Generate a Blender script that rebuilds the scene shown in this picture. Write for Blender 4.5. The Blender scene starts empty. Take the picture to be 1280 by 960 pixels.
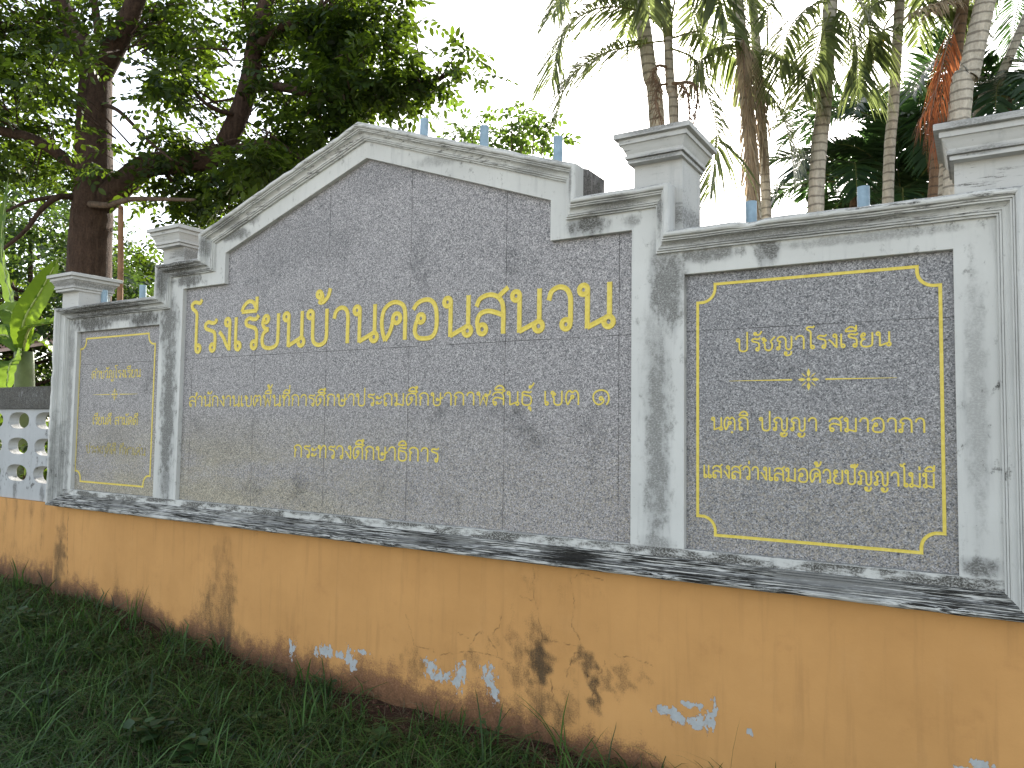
import bpy, math, random
import numpy as np
from mathutils import Vector, Matrix
random.seed(7)
rng = np.random.default_rng(11)
SC = bpy.context.scene
COL = SC.collection

# ------------------------------------------------------------------ camera, sky, sun, exposure
CL = np.array([2.8873, -3.1308, 1.4797])
CR = np.array([0.85275019, 0.52213459, 0.01387714])
CU = np.array([0.01783123, -0.05565424, 0.99829087])
CF = np.array([-0.52201452, 0.85104528, 0.05676946])
cam = bpy.data.objects.new('camera', bpy.data.cameras.new('camera'))
COL.objects.link(cam)
cam.data.sensor_width = 36.0
cam.data.lens = 27.0
cam.data.clip_end = 3000
cam.data.clip_start = 0.02
m = Matrix(((CR[0], CU[0], -CF[0], CL[0]), (CR[1], CU[1], -CF[1], CL[1]), (CR[2], CU[2], -CF[2], CL[2]), (0, 0, 0, 1)))
cam.matrix_world = m
SC.camera = cam

SUN_DIR = np.array([-0.2318, 0.8391, 0.4922])
SUN_EL = math.asin(0.4922)
SUN_AZ = math.atan2(-0.2318, 0.8391)          # from +Y towards +X
w = bpy.data.worlds.new('World'); SC.world = w; w.use_nodes = True
nt = w.node_tree
bg = nt.nodes['Background']
sky = nt.nodes.new('ShaderNodeTexSky')
sky.sky_type = 'NISHITA'; sky.sun_disc = False
sky.sun_elevation = SUN_EL; sky.sun_rotation = SUN_AZ
sky.altitude = 100; sky.air_density = 1.0; sky.dust_density = 1.2; sky.ozone_density = 1.0
hs = nt.nodes.new('ShaderNodeHueSaturation'); hs.inputs['Saturation'].default_value = 0.48      # thin high haze whitens the blue
tint = nt.nodes.new('ShaderNodeMix'); tint.data_type = 'RGBA'; tint.blend_type = 'MULTIPLY'; tint.inputs[0].default_value = 1.0
tint.inputs[7].default_value = (1.02, 1.0, 0.97, 1)
nt.links.new(sky.outputs[0], hs.inputs['Color']); nt.links.new(hs.outputs[0], tint.inputs[6]); nt.links.new(tint.outputs[2], bg.inputs[0])
bg.inputs[1].default_value = 0.15
sl = bpy.data.lights.new('sun', 'SUN'); sl.energy = 5.0; sl.angle = math.radians(0.5); sl.color = (1.0, 0.93, 0.82)
so = bpy.data.objects.new('sun', sl); COL.objects.link(so)
so.rotation_euler = Vector((-SUN_DIR[0], -SUN_DIR[1], -SUN_DIR[2])).to_track_quat('-Z', 'Y').to_euler()
so.location = (0, 10, 20)
SC.view_settings.view_transform = 'Standard'
SC.view_settings.look = 'None'
SC.view_settings.exposure = 1.60
SC.view_settings.gamma = 1.0
SC.view_settings.use_curve_mapping = False

# ------------------------------------------------------------------ helpers
def ray(u, v):
    return CF + CR*(u-640)/960.0 - CU*(v-480)/960.0
def at(u, v, d):
    """world point d metres in front of the camera position, used to read real positions off the photograph"""
    return CL + d*ray(u, v)
def aty(u, v, y):
    r = ray(u, v); return CL + r*((y-CL[1])/r[1])

def tag(o, label=None, cat=None, group=None, kind=None):
    if label: o['label'] = label
    if cat: o['category'] = cat
    if group: o['group'] = group
    if kind: o['kind'] = kind
    return o
def thing(name, loc, label, cat, group=None):
    o = bpy.data.objects.new(name, None); COL.objects.link(o)
    o.location = loc; o.empty_display_size = 0.1
    return tag(o, label, cat, group)
def wloc(o):
    v = np.zeros(3)
    while o is not None:
        v += np.array(o.location); o = o.parent
    return v
def mk(name, V, F, mat, parent=None, smooth=False, attrs=None):
    V = np.asarray(V, dtype=float).reshape(-1, 3)
    off = wloc(parent) if parent is not None else np.zeros(3)
    me = bpy.data.meshes.new(name)
    if isinstance(F, np.ndarray):
        n, k = F.shape
        me.vertices.add(len(V)); me.vertices.foreach_set('co', (V-off).astype(np.float32).ravel())
        me.loops.add(n*k); me.loops.foreach_set('vertex_index', F.astype(np.int32).ravel())
        me.polygons.add(n)
        me.polygons.foreach_set('loop_start', np.arange(0, n*k, k, dtype=np.int32))
        me.polygons.foreach_set('loop_total', np.full(n, k, dtype=np.int32))
        me.update(calc_edges=True); me.validate()
    else:
        me.from_pydata((V-off).tolist(), [], F); me.update()
    if smooth:
        me.polygons.foreach_set('use_smooth', np.ones(len(me.polygons), dtype=bool))
    if attrs:
        for k2, a in attrs.items():
            at_ = me.attributes.new(k2, 'FLOAT', 'POINT'); at_.data.foreach_set('value', np.asarray(a, dtype=np.float32))
    me.materials.append(mat)
    o = bpy.data.objects.new(name, me); COL.objects.link(o)
    if parent is not None: o.parent = parent
    return o

class MB:
    def __init__(s): s.V = []; s.F = []
    def add(s, V, F):
        b = len(s.V); s.V.extend([tuple(map(float, p)) for p in V]); s.F.extend([tuple(b+i for i in f) for f in F])
    def box(s, x0, x1, y0, y1, z0, z1):
        s.add([(x0,y0,z0),(x1,y0,z0),(x1,y1,z0),(x0,y1,z0),(x0,y0,z1),(x1,y0,z1),(x1,y1,z1),(x0,y1,z1)],
              [(0,3,2,1),(4,5,6,7),(0,1,5,4),(1,2,6,5),(2,3,7,6),(3,0,4,7)])
    def tube(s, pts, radii, n=8, cap=True):
        pts = [np.array(p, float) for p in pts]
        if not hasattr(radii, '__len__'): radii = [radii]*len(pts)
        V = []; F = []
        ref = np.array([0.31, 0.17, 0.93])
        for i, p in enumerate(pts):
            t = pts[min(i+1, len(pts)-1)]-pts[max(i-1, 0)]; t = t/(np.linalg.norm(t)+1e-9)
            a = np.cross(t, ref if abs(t@ref) < .95 else np.array([1., 0, 0])); a /= np.linalg.norm(a); b = np.cross(t, a)
            for k in range(n):
                an = 2*math.pi*k/n
                V.append(p+radii[i]*(a*math.cos(an)+b*math.sin(an)))
        for i in range(len(pts)-1):
            for k in range(n):
                F.append((i*n+k, i*n+(k+1) % n, (i+1)*n+(k+1) % n, (i+1)*n+k))
        if cap:
            F.append(tuple(range(n-1, -1, -1))); F.append(tuple((len(pts)-1)*n+k for k in range(n)))
        s.add(V, F)
    def obj(s, name, mat, parent=None, smooth=False):
        return mk(name, s.V, s.F, mat, parent, smooth)

def spline(P, n=8):
    P = [np.array(p, float) for p in P]
    out = []
    for i in range(len(P)-1):
        p0 = P[i-1] if i else 2*P[0]-P[1]; p1 = P[i]; p2 = P[i+1]
        p3 = P[i+2] if i+2 < len(P) else 2*P[-1]-P[-2]
        for k in range(n):
            t = k/n
            out.append(.5*((2*p1)+(-p0+p2)*t+(2*p0-5*p1+4*p2-p3)*t*t+(-p0+3*p1-3*p2+p3)*t**3))
    out.append(P[-1]); return out

# ------------------------------------------------------------------ node helper
class NT:
    def __init__(s, name):
        s.mat = bpy.data.materials.new(name); s.mat.use_nodes = True
        s.t = s.mat.node_tree; s.bsdf = s.t.nodes['Principled BSDF']; s.out = s.t.nodes['Material Output']
        s._pos = None
    def n(s, typ, **props):
        x = s.t.nodes.new('ShaderNode'+typ)
        for k, v in props.items(): setattr(x, k, v)
        return x
    def link(s, a, b): s.t.links.new(a, b)
    def val(s, inp, v):
        if isinstance(v, bpy.types.NodeSocket): s.link(v, inp)
        else: inp.default_value = v
    def math(s, op, a, b=0.0, c=0.0, clamp=False):
        x = s.n('Math', operation=op, use_clamp=clamp)
        s.val(x.inputs[0], a); s.val(x.inputs[1], b); s.val(x.inputs[2], c); return x.outputs[0]
    def pos(s):
        if s._pos is None:
            g = s.n('NewGeometry'); s._geo = g
            s._pos = g.outputs['Position']
            x = s.n('SeparateXYZ'); s.link(s._pos, x.inputs[0]); s.x, s.y, s.z = x.outputs
            nn = s.n('SeparateXYZ'); s.link(g.outputs['Normal'], nn.inputs[0]); s.nz = nn.outputs[2]
        return s._pos
    def vec(s, sx, sy, sz, ox=0, oy=0, oz=0):
        p = s.pos(); mp = s.n('Mapping'); s.link(p, mp.inputs[0])
        mp.inputs['Scale'].default_value = (sx, sy, sz); mp.inputs['Location'].default_value = (ox, oy, oz); return mp.outputs[0]
    def noise(s, vec, scale=1, detail=4, rough=.6):
        x = s.n('TexNoise'); s.link(vec, x.inputs['Vector']); x.inputs['Scale'].default_value = scale
        x.inputs['Detail'].default_value = detail; x.inputs['Roughness'].default_value = rough; return x.outputs['Fac']
    def voro(s, vec, scale=1, feature='F1', out='Color'):
        x = s.n('TexVoronoi', feature=feature); s.link(vec, x.inputs['Vector']); x.inputs['Scale'].default_value = scale; return x.outputs[out]
    def ramp(s, f, stops):
        x = s.n('ValToRGB'); s.val(x.inputs[0], f)
        el = x.color_ramp.elements
        while len(el) < len(stops): el.new(.5)
        for e, (p, c) in zip(el, stops):
            e.position = p; e.color = c if len(c) == 4 else (*c, 1)
        return x.outputs[0]
    def step(s, f, a, b):
        x = s.n('MapRange', clamp=True, interpolation_type='SMOOTHSTEP'); s.val(x.inputs[0], f)
        x.inputs[1].default_value = a; x.inputs[2].default_value = b; return x.outputs[0]
    def mix(s, f, a, b, blend='MIX'):
        x = s.n('Mix', data_type='RGBA', blend_type=blend); s.val(x.inputs[0], f)
        for sock, v in ((x.inputs[6], a), (x.inputs[7], b)):
            if isinstance(v, bpy.types.NodeSocket): s.link(v, sock)
            else: sock.default_value = (*v, 1)
        return x.outputs[2]
    def blob(s, X, Z, rx, rz):
        s.pos()
        dx = s.math('DIVIDE', s.math('SUBTRACT', s.x, X), rx); dz = s.math('DIVIDE', s.math('SUBTRACT', s.z, Z), rz)
        r = s.math('ADD', s.math('MULTIPLY', dx, dx), s.math('MULTIPLY', dz, dz))
        return s.math('SUBTRACT', 1.0, s.math('SQRT', r), clamp=True)
    def attr(s, name):
        x = s.n('Attribute', attribute_name=name); return x.outputs['Fac']
    def bump(s, h, strength=.3, dist=.01):
        b = s.n('Bump'); b.inputs['Strength'].default_value = strength; b.inputs['Distance'].default_value = dist
        s.link(h, b.inputs['Height']); s.link(b.outputs[0], s.bsdf.inputs['Normal'])
    def done(s, col, rough=.8, spec=.3):
        s.val(s.bsdf.inputs['Base Color'], col if isinstance(col, bpy.types.NodeSocket) else (*col, 1))
        s.val(s.bsdf.inputs['Roughness'], rough); s.bsdf.inputs['Specular IOR Level'].default_value = spec
        return s.mat

def simple(name, col, rough=.7, var=.25, scale=20, spec=.3):
    t = NT(name); n = t.noise(t.vec(1, 1, 1), scale, 5)
    d = tuple(c*(1-var) for c in col); l = tuple(min(1, c*(1+var)) for c in col)
    t.bump(n, .2, .003)
    return t.done(t.ramp(n, [(.25, d), (.75, l)]), rough, spec)

# ------------------------------------------------------------------ materials of the wall
WHITE = (.60, .605, .575)
def plaster_mat(name, blobs=(), mould=.35, horiz=False, base=WHITE, top_dirt=.75):
    t = NT(name); t.pos()
    big = t.noise(t.vec(1.3, 1.3, 1.3), 2.0, 5)
    col = t.ramp(big, [(.3, tuple(c*.86 for c in base)), (.7, base)])
    # pale grey drip washing, stretched down the wall
    drip = t.noise(t.vec(11, 11, 1.1, 3.1), 1.6, 6, .65)
    col = t.mix(t.math('MULTIPLY', t.step(drip, .52, .78), .45), col, (.30, .31, .31))
    fine = t.noise(t.vec(1, 1, 1), 65, 6, .7)
    # dark mould
    mv = t.vec(7, 190, 230) if 'sill' in name else t.vec(9, 80, 95) if horiz else t.vec(24, 24, 15)
    mn = t.noise(mv, 1.0, 5 if 'sill' in name else 8, .68)
    where = t.noise(t.vec(1.7, 1, 1.9, 7.7), 1.3, 3)
    f = t.math('MULTIPLY', t.step(mn, .60-.22*mould, .72-.22*mould), t.step(where, .56-.3*mould, .70-.3*mould))
    if name == 'white_plaster_frame':
        f = t.math('MAXIMUM', f, t.math('MULTIPLY', t.step(t.z, .988, .980), t.step(t.noise(t.vec(3, 3, 9), 1.6, 6, .7), .42, .54)))
    film = 0.0
    for (X, Z, rx, rz, st) in blobs:
        b = t.blob(X, Z, rx, rz)
        film = t.math('MAXIMUM', film, t.math('MULTIPLY', t.step(t.math('ADD', b, t.math('MULTIPLY', t.math('SUBTRACT', drip, .5), 1.1)), .02, .55), st))
        b = t.step(t.math('ADD', b, t.math('MULTIPLY', t.math('SUBTRACT', mn, .5), 2.6)), .15, .75)
        f = t.math('MAXIMUM', f, t.math('MULTIPLY', b, st))
    if blobs and 'sill' not in name: col = t.mix(t.math('MULTIPLY', film, .62), col, (.255, .26, .258))
    if top_dirt:
        up = t.math('MULTIPLY', t.step(t.nz, .35, .8), t.step(t.noise(t.vec(9, 20, 20, 1), 1.5, 5), .28, .55))
        f = t.math('MAXIMUM', f, t.math('MULTIPLY', up, top_dirt))
    gl_ = (.14, .38) if 'sill' in name else (.30, .56)
    f = t.math('MULTIPLY', f, t.step(t.noise(t.vec(1, 1.5, 1.5, 8), 110, 5, .75), *gl_))
    dk = .30 if 'sill' in name else 1.0
    dark = t.ramp(fine, [(.3, (.032*dk, .031*dk, .028*dk)), (.7, (.115*dk, .11*dk, .095*dk))])
    col = t.mix(f, col, dark)
    spots = t.step(t.noise(t.vec(1, 1, 1, 4), 120, 2), .70, .76)
    col = t.mix(t.math('MULTIPLY', spots, .6), col, (.12, .11, .1))
    t.bump(t.math('ADD', fine, t.math('MULTIPLY', big, 2)), .25, .004)
    return t.done(col, .85, .2)

M_FRAME = plaster_mat('white_plaster_frame', [
    (-2.62, 2.20, .40, .09, 1.0), (-1.98, 2.19, .24, .09, 1.0), (-2.3, 2.215, .7, .04, .8), (-1.69, 1.6, .11, 1.0, .78), (-1.72, 2.15, .14, .25, .8), (-2.87, 1.5, .05, .9, .5),
    (-1.52, 2.415, .22, .065, .9), (1.36, 2.41, .14, .075, .95), (-1.08, 2.66, .20, .055, .8), (-.93, 2.74, .1, .05, .6), (.6, 2.86, .4, .05, .35), (-1.69, 1.1, .09, .2, .5), (1.69, 1.75, .09, .5, .3), (2.5, 2.215, .5, .03, .4), (2.87, 1.6, .05, .7, .3),
    (1.76, 2.12, .10, .22, .62), (1.70, 1.45, .085, .75, .62), (1.74, 2.1, .12, .30, .75), (2.16, 2.205, .07, .09, .85), (1.92, 2.215, .2, .05, .7),
    (-2.87, 2.0, .06, .35, .5), (1.58, 2.40, .06, .04, .5), (2.87, 1.02, .09, .05, .8), (1.7, 1.0, .1, .06, .5)], .22)
M_COPING = plaster_mat('weathered_plaster_coping', [(-2.45, 2.28, .85, .11, 1.0), (-1.55, 2.49, .34, .09, 1.0), (1.5, 2.47, .2, .045, .6),
    (2.2, 2.265, .8, .035, .6), (1.0, 2.70, .5, .06, .4), (-1.1, 2.72, .3, .05, .5)], .42, True)
M_JAMB = plaster_mat('plaster_side_moulding', [(-2.93, 1.2, .06, .5, .4)], .18)
M_STEP = plaster_mat('plaster_step_moulding', [(-1.73, 2.42, .05, .14, .7), (1.72, 2.42, .03, .14, .6), (1.30, 2.6, .03, .1, .55), (-1.3, 2.6, .04, .1, .6)], .28)
M_SILL = plaster_mat('black_moulded_sill', [(-2.2, .93, .9, .09, .6), (-.6, .92, .9, .09, .6), (.55, .92, .55, .10, .7), (1.32, .91, .36, .09, 1), (2.35, .93, .7, .08, .7)], .78, True)
M_PIER = plaster_mat('pier_plaster', [(-1.6, 2.6, .2, .06, .6), (1.75, 2.40, .12, .09, .7), (-2.9, 2.5, .3, .04, .6), (1.7, 2.66, .2, .02, .6), (1.7, 2.76, .2, .02, .5), (2.9, 2.56, .2, .025, .5), (2.9, 2.47, .2, .02, .5)], .36, True, (.52, .52, .495))
M_BODY = plaster_mat('rough_cement_back', [(1.33, 2.55, .2, .3, .9)], .75, False, (.30, .26, .24))

def granite_mat():
    t = NT('grey_granite_slabs'); t.pos()
    v1 = t.voro(t.vec(1, 1, 1), 250); v2 = t.voro(t.vec(1, 1, 1, .37, .2, .9), 175)
    s1 = t.n('SeparateColor'); t.link(v1, s1.inputs[0]); s2 = t.n('SeparateColor'); t.link(v2, s2.inputs[0])
    c1 = t.ramp(s1.outputs[0], [(0, (.03, .03, .034)), (.18, (.12, .12, .126)), (.45, (.29, .288, .295)), (.76, (.43, .415, .42)), (1, (.85, .83, .82))])
    c2 = t.ramp(s2.outputs[1], [(0, (.08, .08, .085)), (.25, (.22, .22, .228)), (.6, (.34, .325, .33)), (.9, (.46, .445, .445)), (1, (.62, .58, .56))])
    col = t.mix(.42, c1, c2); col = t.mix(1.0, col, (.85, .84, .83), 'MULTIPLY')
    col = t.mix(t.math('MULTIPLY', t.step(t.x, 1.69, 1.70), 1.0), col, t.mix(1.0, col, (.84, .86, .87), 'MULTIPLY'))
    # damp darker clouds, higher up
    cl = t.noise(t.vec(1.6, 1, 1.6, 2.2), 1.5, 6, .68)
    col = t.mix(t.math('MULTIPLY', t.step(cl, .45, .8), .08), col, t.mix(1.0, col, (.55, .56, .58), 'MULTIPLY'))
    for (X, Z, rx, rz, st) in [(-.55, 2.55, .75, .25, .30), (.1, 2.85, .5, .14, .30), (-2.35, 1.35, .3, .2, .4), (-2.3, 2.0, .6, .3, .3), (-1.2, 1.35, .7, .2, .15)]:
        b = t.step(t.math('ADD', t.blob(X, Z, rx, rz), t.math('MULTIPLY', t.math('SUBTRACT', cl, .5), 2.2)), .1, .6)
        col = t.mix(t.math('MULTIPLY', b, st), col, t.mix(1.0, col, (.50, .51, .52), 'MULTIPLY'))
    # yellowish lichen film low down on the left
    ln = t.noise(t.vec(.9, 1, 2.6, 5), 1.4, 6, .65)
    low = t.math('MULTIPLY', t.step(t.z, 1.62, 1.15), t.step(t.x, 1.2, -1.0))
    lf = t.math('MULTIPLY', low, t.step(ln, .36, .62))
    col = t.mix(t.math('MULTIPLY', lf, .5), col, t.mix(1.0, col, (1.12, 1.04, .62), 'MULTIPLY'))
    # scattered buff grains lower on all slabs
    bf = t.math('MULTIPLY', t.step(t.z, 1.7, 1.1), t.step(s2.outputs[0], .55, .8))
    col = t.mix(t.math('MULTIPLY', bf, .4), col, (.42, .36, .26))
    # joints
    jm = 0.0
    def line(c, p, wd): return t.math('LESS_THAN', t.math('ABSOLUTE', t.math('SUBTRACT', c, p)), wd)
    inC = t.math('LESS_THAN', t.math('ABSOLUTE', t.x), 1.7)
    for k in range(6):
        jm = t.math('MAXIMUM', jm, t.math('MULTIPLY', line(t.x, -1.4934+.6*k-.0, .0017), inC))
    jm = t.math('MAXIMUM', jm, line(t.z, 1.899, .0016))
    jm = t.math('MAXIMUM', jm, t.math('MULTIPLY', line(t.z, 1.30, .0008), .55))
    for X in (-2.345, 2.306):
        jm = t.math('MAXIMUM', jm, t.math('MULTIPLY', line(t.x, X, .0010), .7))
    jn = t.step(t.noise(t.vec(3, 3, 3), 2.5, 3), .35, .55)
    col = t.mix(t.math('MULTIPLY', jm, t.math('ADD', t.math('MULTIPLY', jn, .5), .35)), col, (.025, .022, .02))
    # slab to slab tone
    tile = t.voro(t.vec(1/.6, 0, 1/.6, 1.4934/.6+.5, 0, .5-1.899/.6), 1)
    t.bump(s1.outputs[0], .05, .0006)
    r = t.ramp(s2.outputs[2], [(0, (.38,)*3), (1, (.6,)*3)])
    return t.done(col, r, .35)
M_GRAN = granite_mat()
t_ = NT('gold_paint_letters'); n_ = t_.noise(t_.vec(1, 1, 1), 60, 5)
M_GOLD = t_.done(t_.ramp(n_, [(.25, (.60, .46, .06)), (.6, (.72, .58, .11)), (.85, (.76, .66, .22))]), .5, .4)
t_ = NT('flaking_gold_letters'); n_ = t_.noise(t_.vec(1, 1, 1), 60, 5); k_ = t_.noise(t_.vec(1, 1, 1, 3), 120, 4)
M_GOLD_WORN = t_.done(t_.mix(t_.step(k_, .50, .60), t_.ramp(n_, [(.25, (.40, .32, .07)), (.75, (.52, .43, .13))]), (.2, .19, .15)), .6, .3)

def orange_mat():
    t = NT('ochre_painted_render'); t.pos()
    big = t.noise(t.vec(1, 1, 1), 2.1, 5); fine = t.noise(t.vec(1, 1, 1), 90, 5, .7); mid = t.noise(t.vec(1, 1, 1), 22, 7, .7)
    col = t.ramp(big, [(.3, (.505, .264, .091)), (.7, (.61, .325, .116))])
    vs = t.noise(t.vec(10, 10, .8), 2.0, 5)
    col = t.mix(t.math('MULTIPLY', t.step(vs, .50, .75), .38), col, (.36, .19, .07))
    bl_ = t.noise(t.vec(1, 1, 1, 6), 5.5, 7, .7); col = t.mix(t.math('MULTIPLY', t.step(bl_, .52, .75), .35), col, (.60, .34, .14)); col = t.mix(t.math('MULTIPLY', t.step(bl_, .46, .25), .32), col, (.36, .17, .06))
    col = t.mix(t.math('MULTIPLY', t.step(fine, .62, .75), .15), col, (.75, .55, .33))
    # dirt / splash zone painted near the soil and in the streaks
    red = t.math('ADD', t.attr('dirt'), t.math('MULTIPLY', t.math('SUBTRACT', mid, .5), 1.3))
    col = t.mix(t.math('MULTIPLY', t.step(t.math('ADD', red, t.math('MULTIPLY', t.math('SUBTRACT', t.noise(t.vec(1, 1, 1, 22), 140, 4, .75), .5), 1.1)), .22, .8), .85), col, t.ramp(t.math('ADD', t.math('MULTIPLY', fine, .55), t.math('MULTIPLY', mid, .45)), [(.36, (.028, .018, .013)), (.5, (.12, .055, .035)), (.66, (.27, .14, .085))]))
    grain = t.noise(t.vec(1, 1, 1, 2), 150, 4, .75); cloud = t.noise(t.vec(18, 18, 7), 1.0, 8, .72)
    st = t.math('ADD', t.math('ADD', t.math('MULTIPLY', t.attr('stain'), 1.05), t.math('MULTIPLY', t.math('SUBTRACT', cloud, .5), 1.7)), t.math('MULTIPLY', t.math('SUBTRACT', grain, .5), 1.5))
    smask = t.math('MULTIPLY', t.step(st, .30, 1.45), t.step(t.attr('stain'), .02, .22))
    col = t.mix(t.math('MULTIPLY', smask, .92), col, t.ramp(mid, [(.3, (.018, .015, .011)), (.7, (.075, .055, .034))]))
    pe = t.math('ADD', t.attr('peel'), t.math('MULTIPLY', t.math('SUBTRACT', t.noise(t.vec(38, 38, 24, 9), 1.0, 8, .62), .5), 3.4))
    pm = t.step(pe, .50, .54)
    col = t.mix(t.math('MULTIPLY', t.step(pe, .42, .50), .5), col, (.12, .07, .035))
    col = t.mix(pm, col, t.ramp(mid, [(.3, (.33, .35, .355)), (.7, (.47, .49, .49))]))
    cr = t.math('MULTIPLY', t.math('MULTIPLY', t.attr('crack'), t.step(t.noise(t.vec(1, 1, 1, 12), 26, 4), .38, .60)), .85)
    col = t.mix(cr, col, (.045, .03, .018))
    h = t.math('SUBTRACT', t.math('ADD', t.math('MULTIPLY', fine, .5), big), t.math('MULTIPLY', t.math('ADD', pm, cr), 1.2))
    t.bump(h, .35, .004)
    return t.done(col, .8, .25)
M_ORANGE = orange_mat()
M_PIPE = simple('pale_blue_pvc', (.24, .345, .42), .5, .22, 22, .35)

# ------------------------------------------------------------------ ground
GX = [-9, -4.5, -3.6, -2.8, -2.2, -1.5, -.9, -.3, .5, 1.5, 3, 6]
GZ = [.16, .17, .17, .16, .16, .07, .03, 0.0, .0, .0, .0, .0]
def gz(x, y):
    x = np.asarray(x, float); y = np.asarray(y, float)
    base = np.interp(x, GX, GZ)
    dfr = np.clip(-y, 0, None)
    front = base*np.exp(-dfr/2.2) - .05*np.clip(dfr, 0, 3)/3
    mound = .055*np.exp(-(dfr/.13)**2)*(np.interp(x, [-4, 0, 1.6, 2.2], [1, 1, .7, .2]))
    bumps = .012*np.sin(x*7.3+1.3*np.sin(y*5))*np.sin(y*6.1+x)+.008*np.sin(x*17+y*13)
    near = np.exp(-(x**2+y**2)/400)
    z = np.where(y < 0.12, front+mound, base*.6) + bumps*near
    return z
xs = np.unique(np.concatenate([[-900, -400, -200, -100, -60, -40, -25, -15, -10, -8], np.arange(-7, 5, .06), [5, 6, 8, 10, 15, 25, 40, 60, 100, 200, 400, 900]]))
ys = np.unique(np.concatenate([[-900, -400, -200, -100, -60, -30, -15, -10, -7, -5], np.arange(-4, .5, .04), [.6, 1, 1.5, 2, 3, 4, 6, 8, 10, 15, 20, 30, 50, 80, 140, 300, 900]]))
gx, gy = np.meshgrid(xs, ys)
GV = np.stack([gx, gy, gz(gx, gy)], -1).reshape(-1, 3)
nx, ny = len(xs), len(ys)
ii = (np.arange(ny-1)[:, None]*nx+np.arange(nx-1)[None, :]).ravel()
GF = np.stack([ii, ii+1, ii+nx+1, ii+nx], 1)
t_ = NT('soil_and_short_grass'); t_.pos()
n1 = t_.noise(t_.vec(1, 1, 1), 6, 7, .7); n2 = t_.noise(t_.vec(1, 1, 1, 5), 70, 6, .7)
soil = t_.ramp(n2, [(.3, (.022, .013, .009)), (.7, (.085, .048, .032))])
green = t_.ramp(n2, [(.3, (.02, .03, .008)), (.7, (.06, .085, .025))])
strip = t_.math('MULTIPLY', t_.step(t_.y, -.32, -.12), t_.step(t_.y, .6, .3))
far = t_.math('MAXIMUM', t_.math('SUBTRACT', 1.0, strip), 0.0)
col_ = t_.mix(t_.math('MULTIPLY', t_.step(n1, .35, .6), far), soil, green)
t_.bump(n2, .8, .02)
M_GROUND = t_.done(col_, .95, .1)
tag(mk('ground', GV, GF, M_GROUND, None, True), kind='structure')

# unseen concrete behind the camera, added to throw sunlight back on the shaded wall
t_ = NT('bounce_road_concrete'); t_.pos(); n1 = t_.noise(t_.vec(1, 1, 1), 1.5, 7, .7); n2 = t_.noise(t_.vec(1, 1, 1, 3), 55, 5, .7)
M_BOUNCE_ROAD = t_.done(t_.mix(.35, t_.ramp(n1, [(.3, (.44, .42, .385)), (.7, (.56, .54, .50))]), t_.ramp(n2, [(.3, (.36, .34, .31)), (.7, (.62, .60, .56))])), .9, .2)
rx = np.concatenate([[-200, -100, -50, -25], np.arange(-14, 14.1, 1.0), [25, 50, 100, 200]]); ry = np.array([-14.5, -12, -9.5, -7, -4.6])
Vr = []; Fr = []
for zz_ in (.035, -.25):
    for y_ in ry:
        for x_ in rx: Vr.append((x_, y_, float(gz(x_, -4.6))*0-.05+zz_+.0))
nr, nc = len(ry), len(rx)
for i in range(nr-1):
    for k in range(nc-1): Fr.append((i*nc+k, i*nc+k+1, (i+1)*nc+k+1, (i+1)*nc+k))
o_ = nr*nc
for k in range(nc-1): Fr.append((k, o_+k, o_+k+1, k+1)); a_ = (nr-1)*nc+k; Fr.append((a_, a_+1, o_+a_+1, o_+a_))
tag(mk('added_bounce_road', Vr, Fr, M_BOUNCE_ROAD), kind='structure')
t_ = NT('bounce_dry_earth'); n1 = t_.noise(t_.vec(1, 1, 1), .8, 7, .7)
M_BOUNCE_EARTH = t_.done(t_.ramp(n1, [(.3, (.26, .21, .15)), (.7, (.42, .36, .27))]), .95, .1)
tag(mk('added_bounce_earth', [(-200, -60, -.03), (200, -60, -.03), (200, -14.5, -.03), (-200, -14.5, -.03), (-200, -60, -.3), (200, -60, -.3), (200, -14.5, -.3), (-200, -14.5, -.3)], [(0, 1, 2, 3), (0, 4, 5, 1), (2, 6, 7, 3)], M_BOUNCE_EARTH), kind='structure')  # unseen earth beyond the concrete, added with it to bounce light

# ------------------------------------------------------------------ the sign wall
G = .030                                     # granite face lies this far behind the white frame
sign = thing('school_sign_wall', (0, .12, 0), 'white framed grey granite school name wall with gold Thai lettering on an ochre base', 'sign wall')
OUT = [(-2.985, .865), (3.02, .865), (3.02, 2.318), (1.775, 2.318), (1.775, 2.525), (1.335, 2.525), (1.335, 2.68), (0, 3.14),
       (-1.335, 2.68), (-1.335, 2.525), (-1.775, 2.525), (-1.775, 2.318), (-2.985, 2.318)]
def inset(P, t):
    n = len(P); R = []
    P = [np.array(p, float) for p in P]
    for i in range(n):
        a = P[i]-P[i-1]; b = P[(i+1) % n]-P[i]
        a /= np.linalg.norm(a); b /= np.linalg.norm(b)
        na = np.array([-a[1], a[0]]); nb = np.array([-b[1], b[0]])
        k = (na+nb)/(1+na@nb)
        R.append(P[i]+k*t)
    return R
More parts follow.
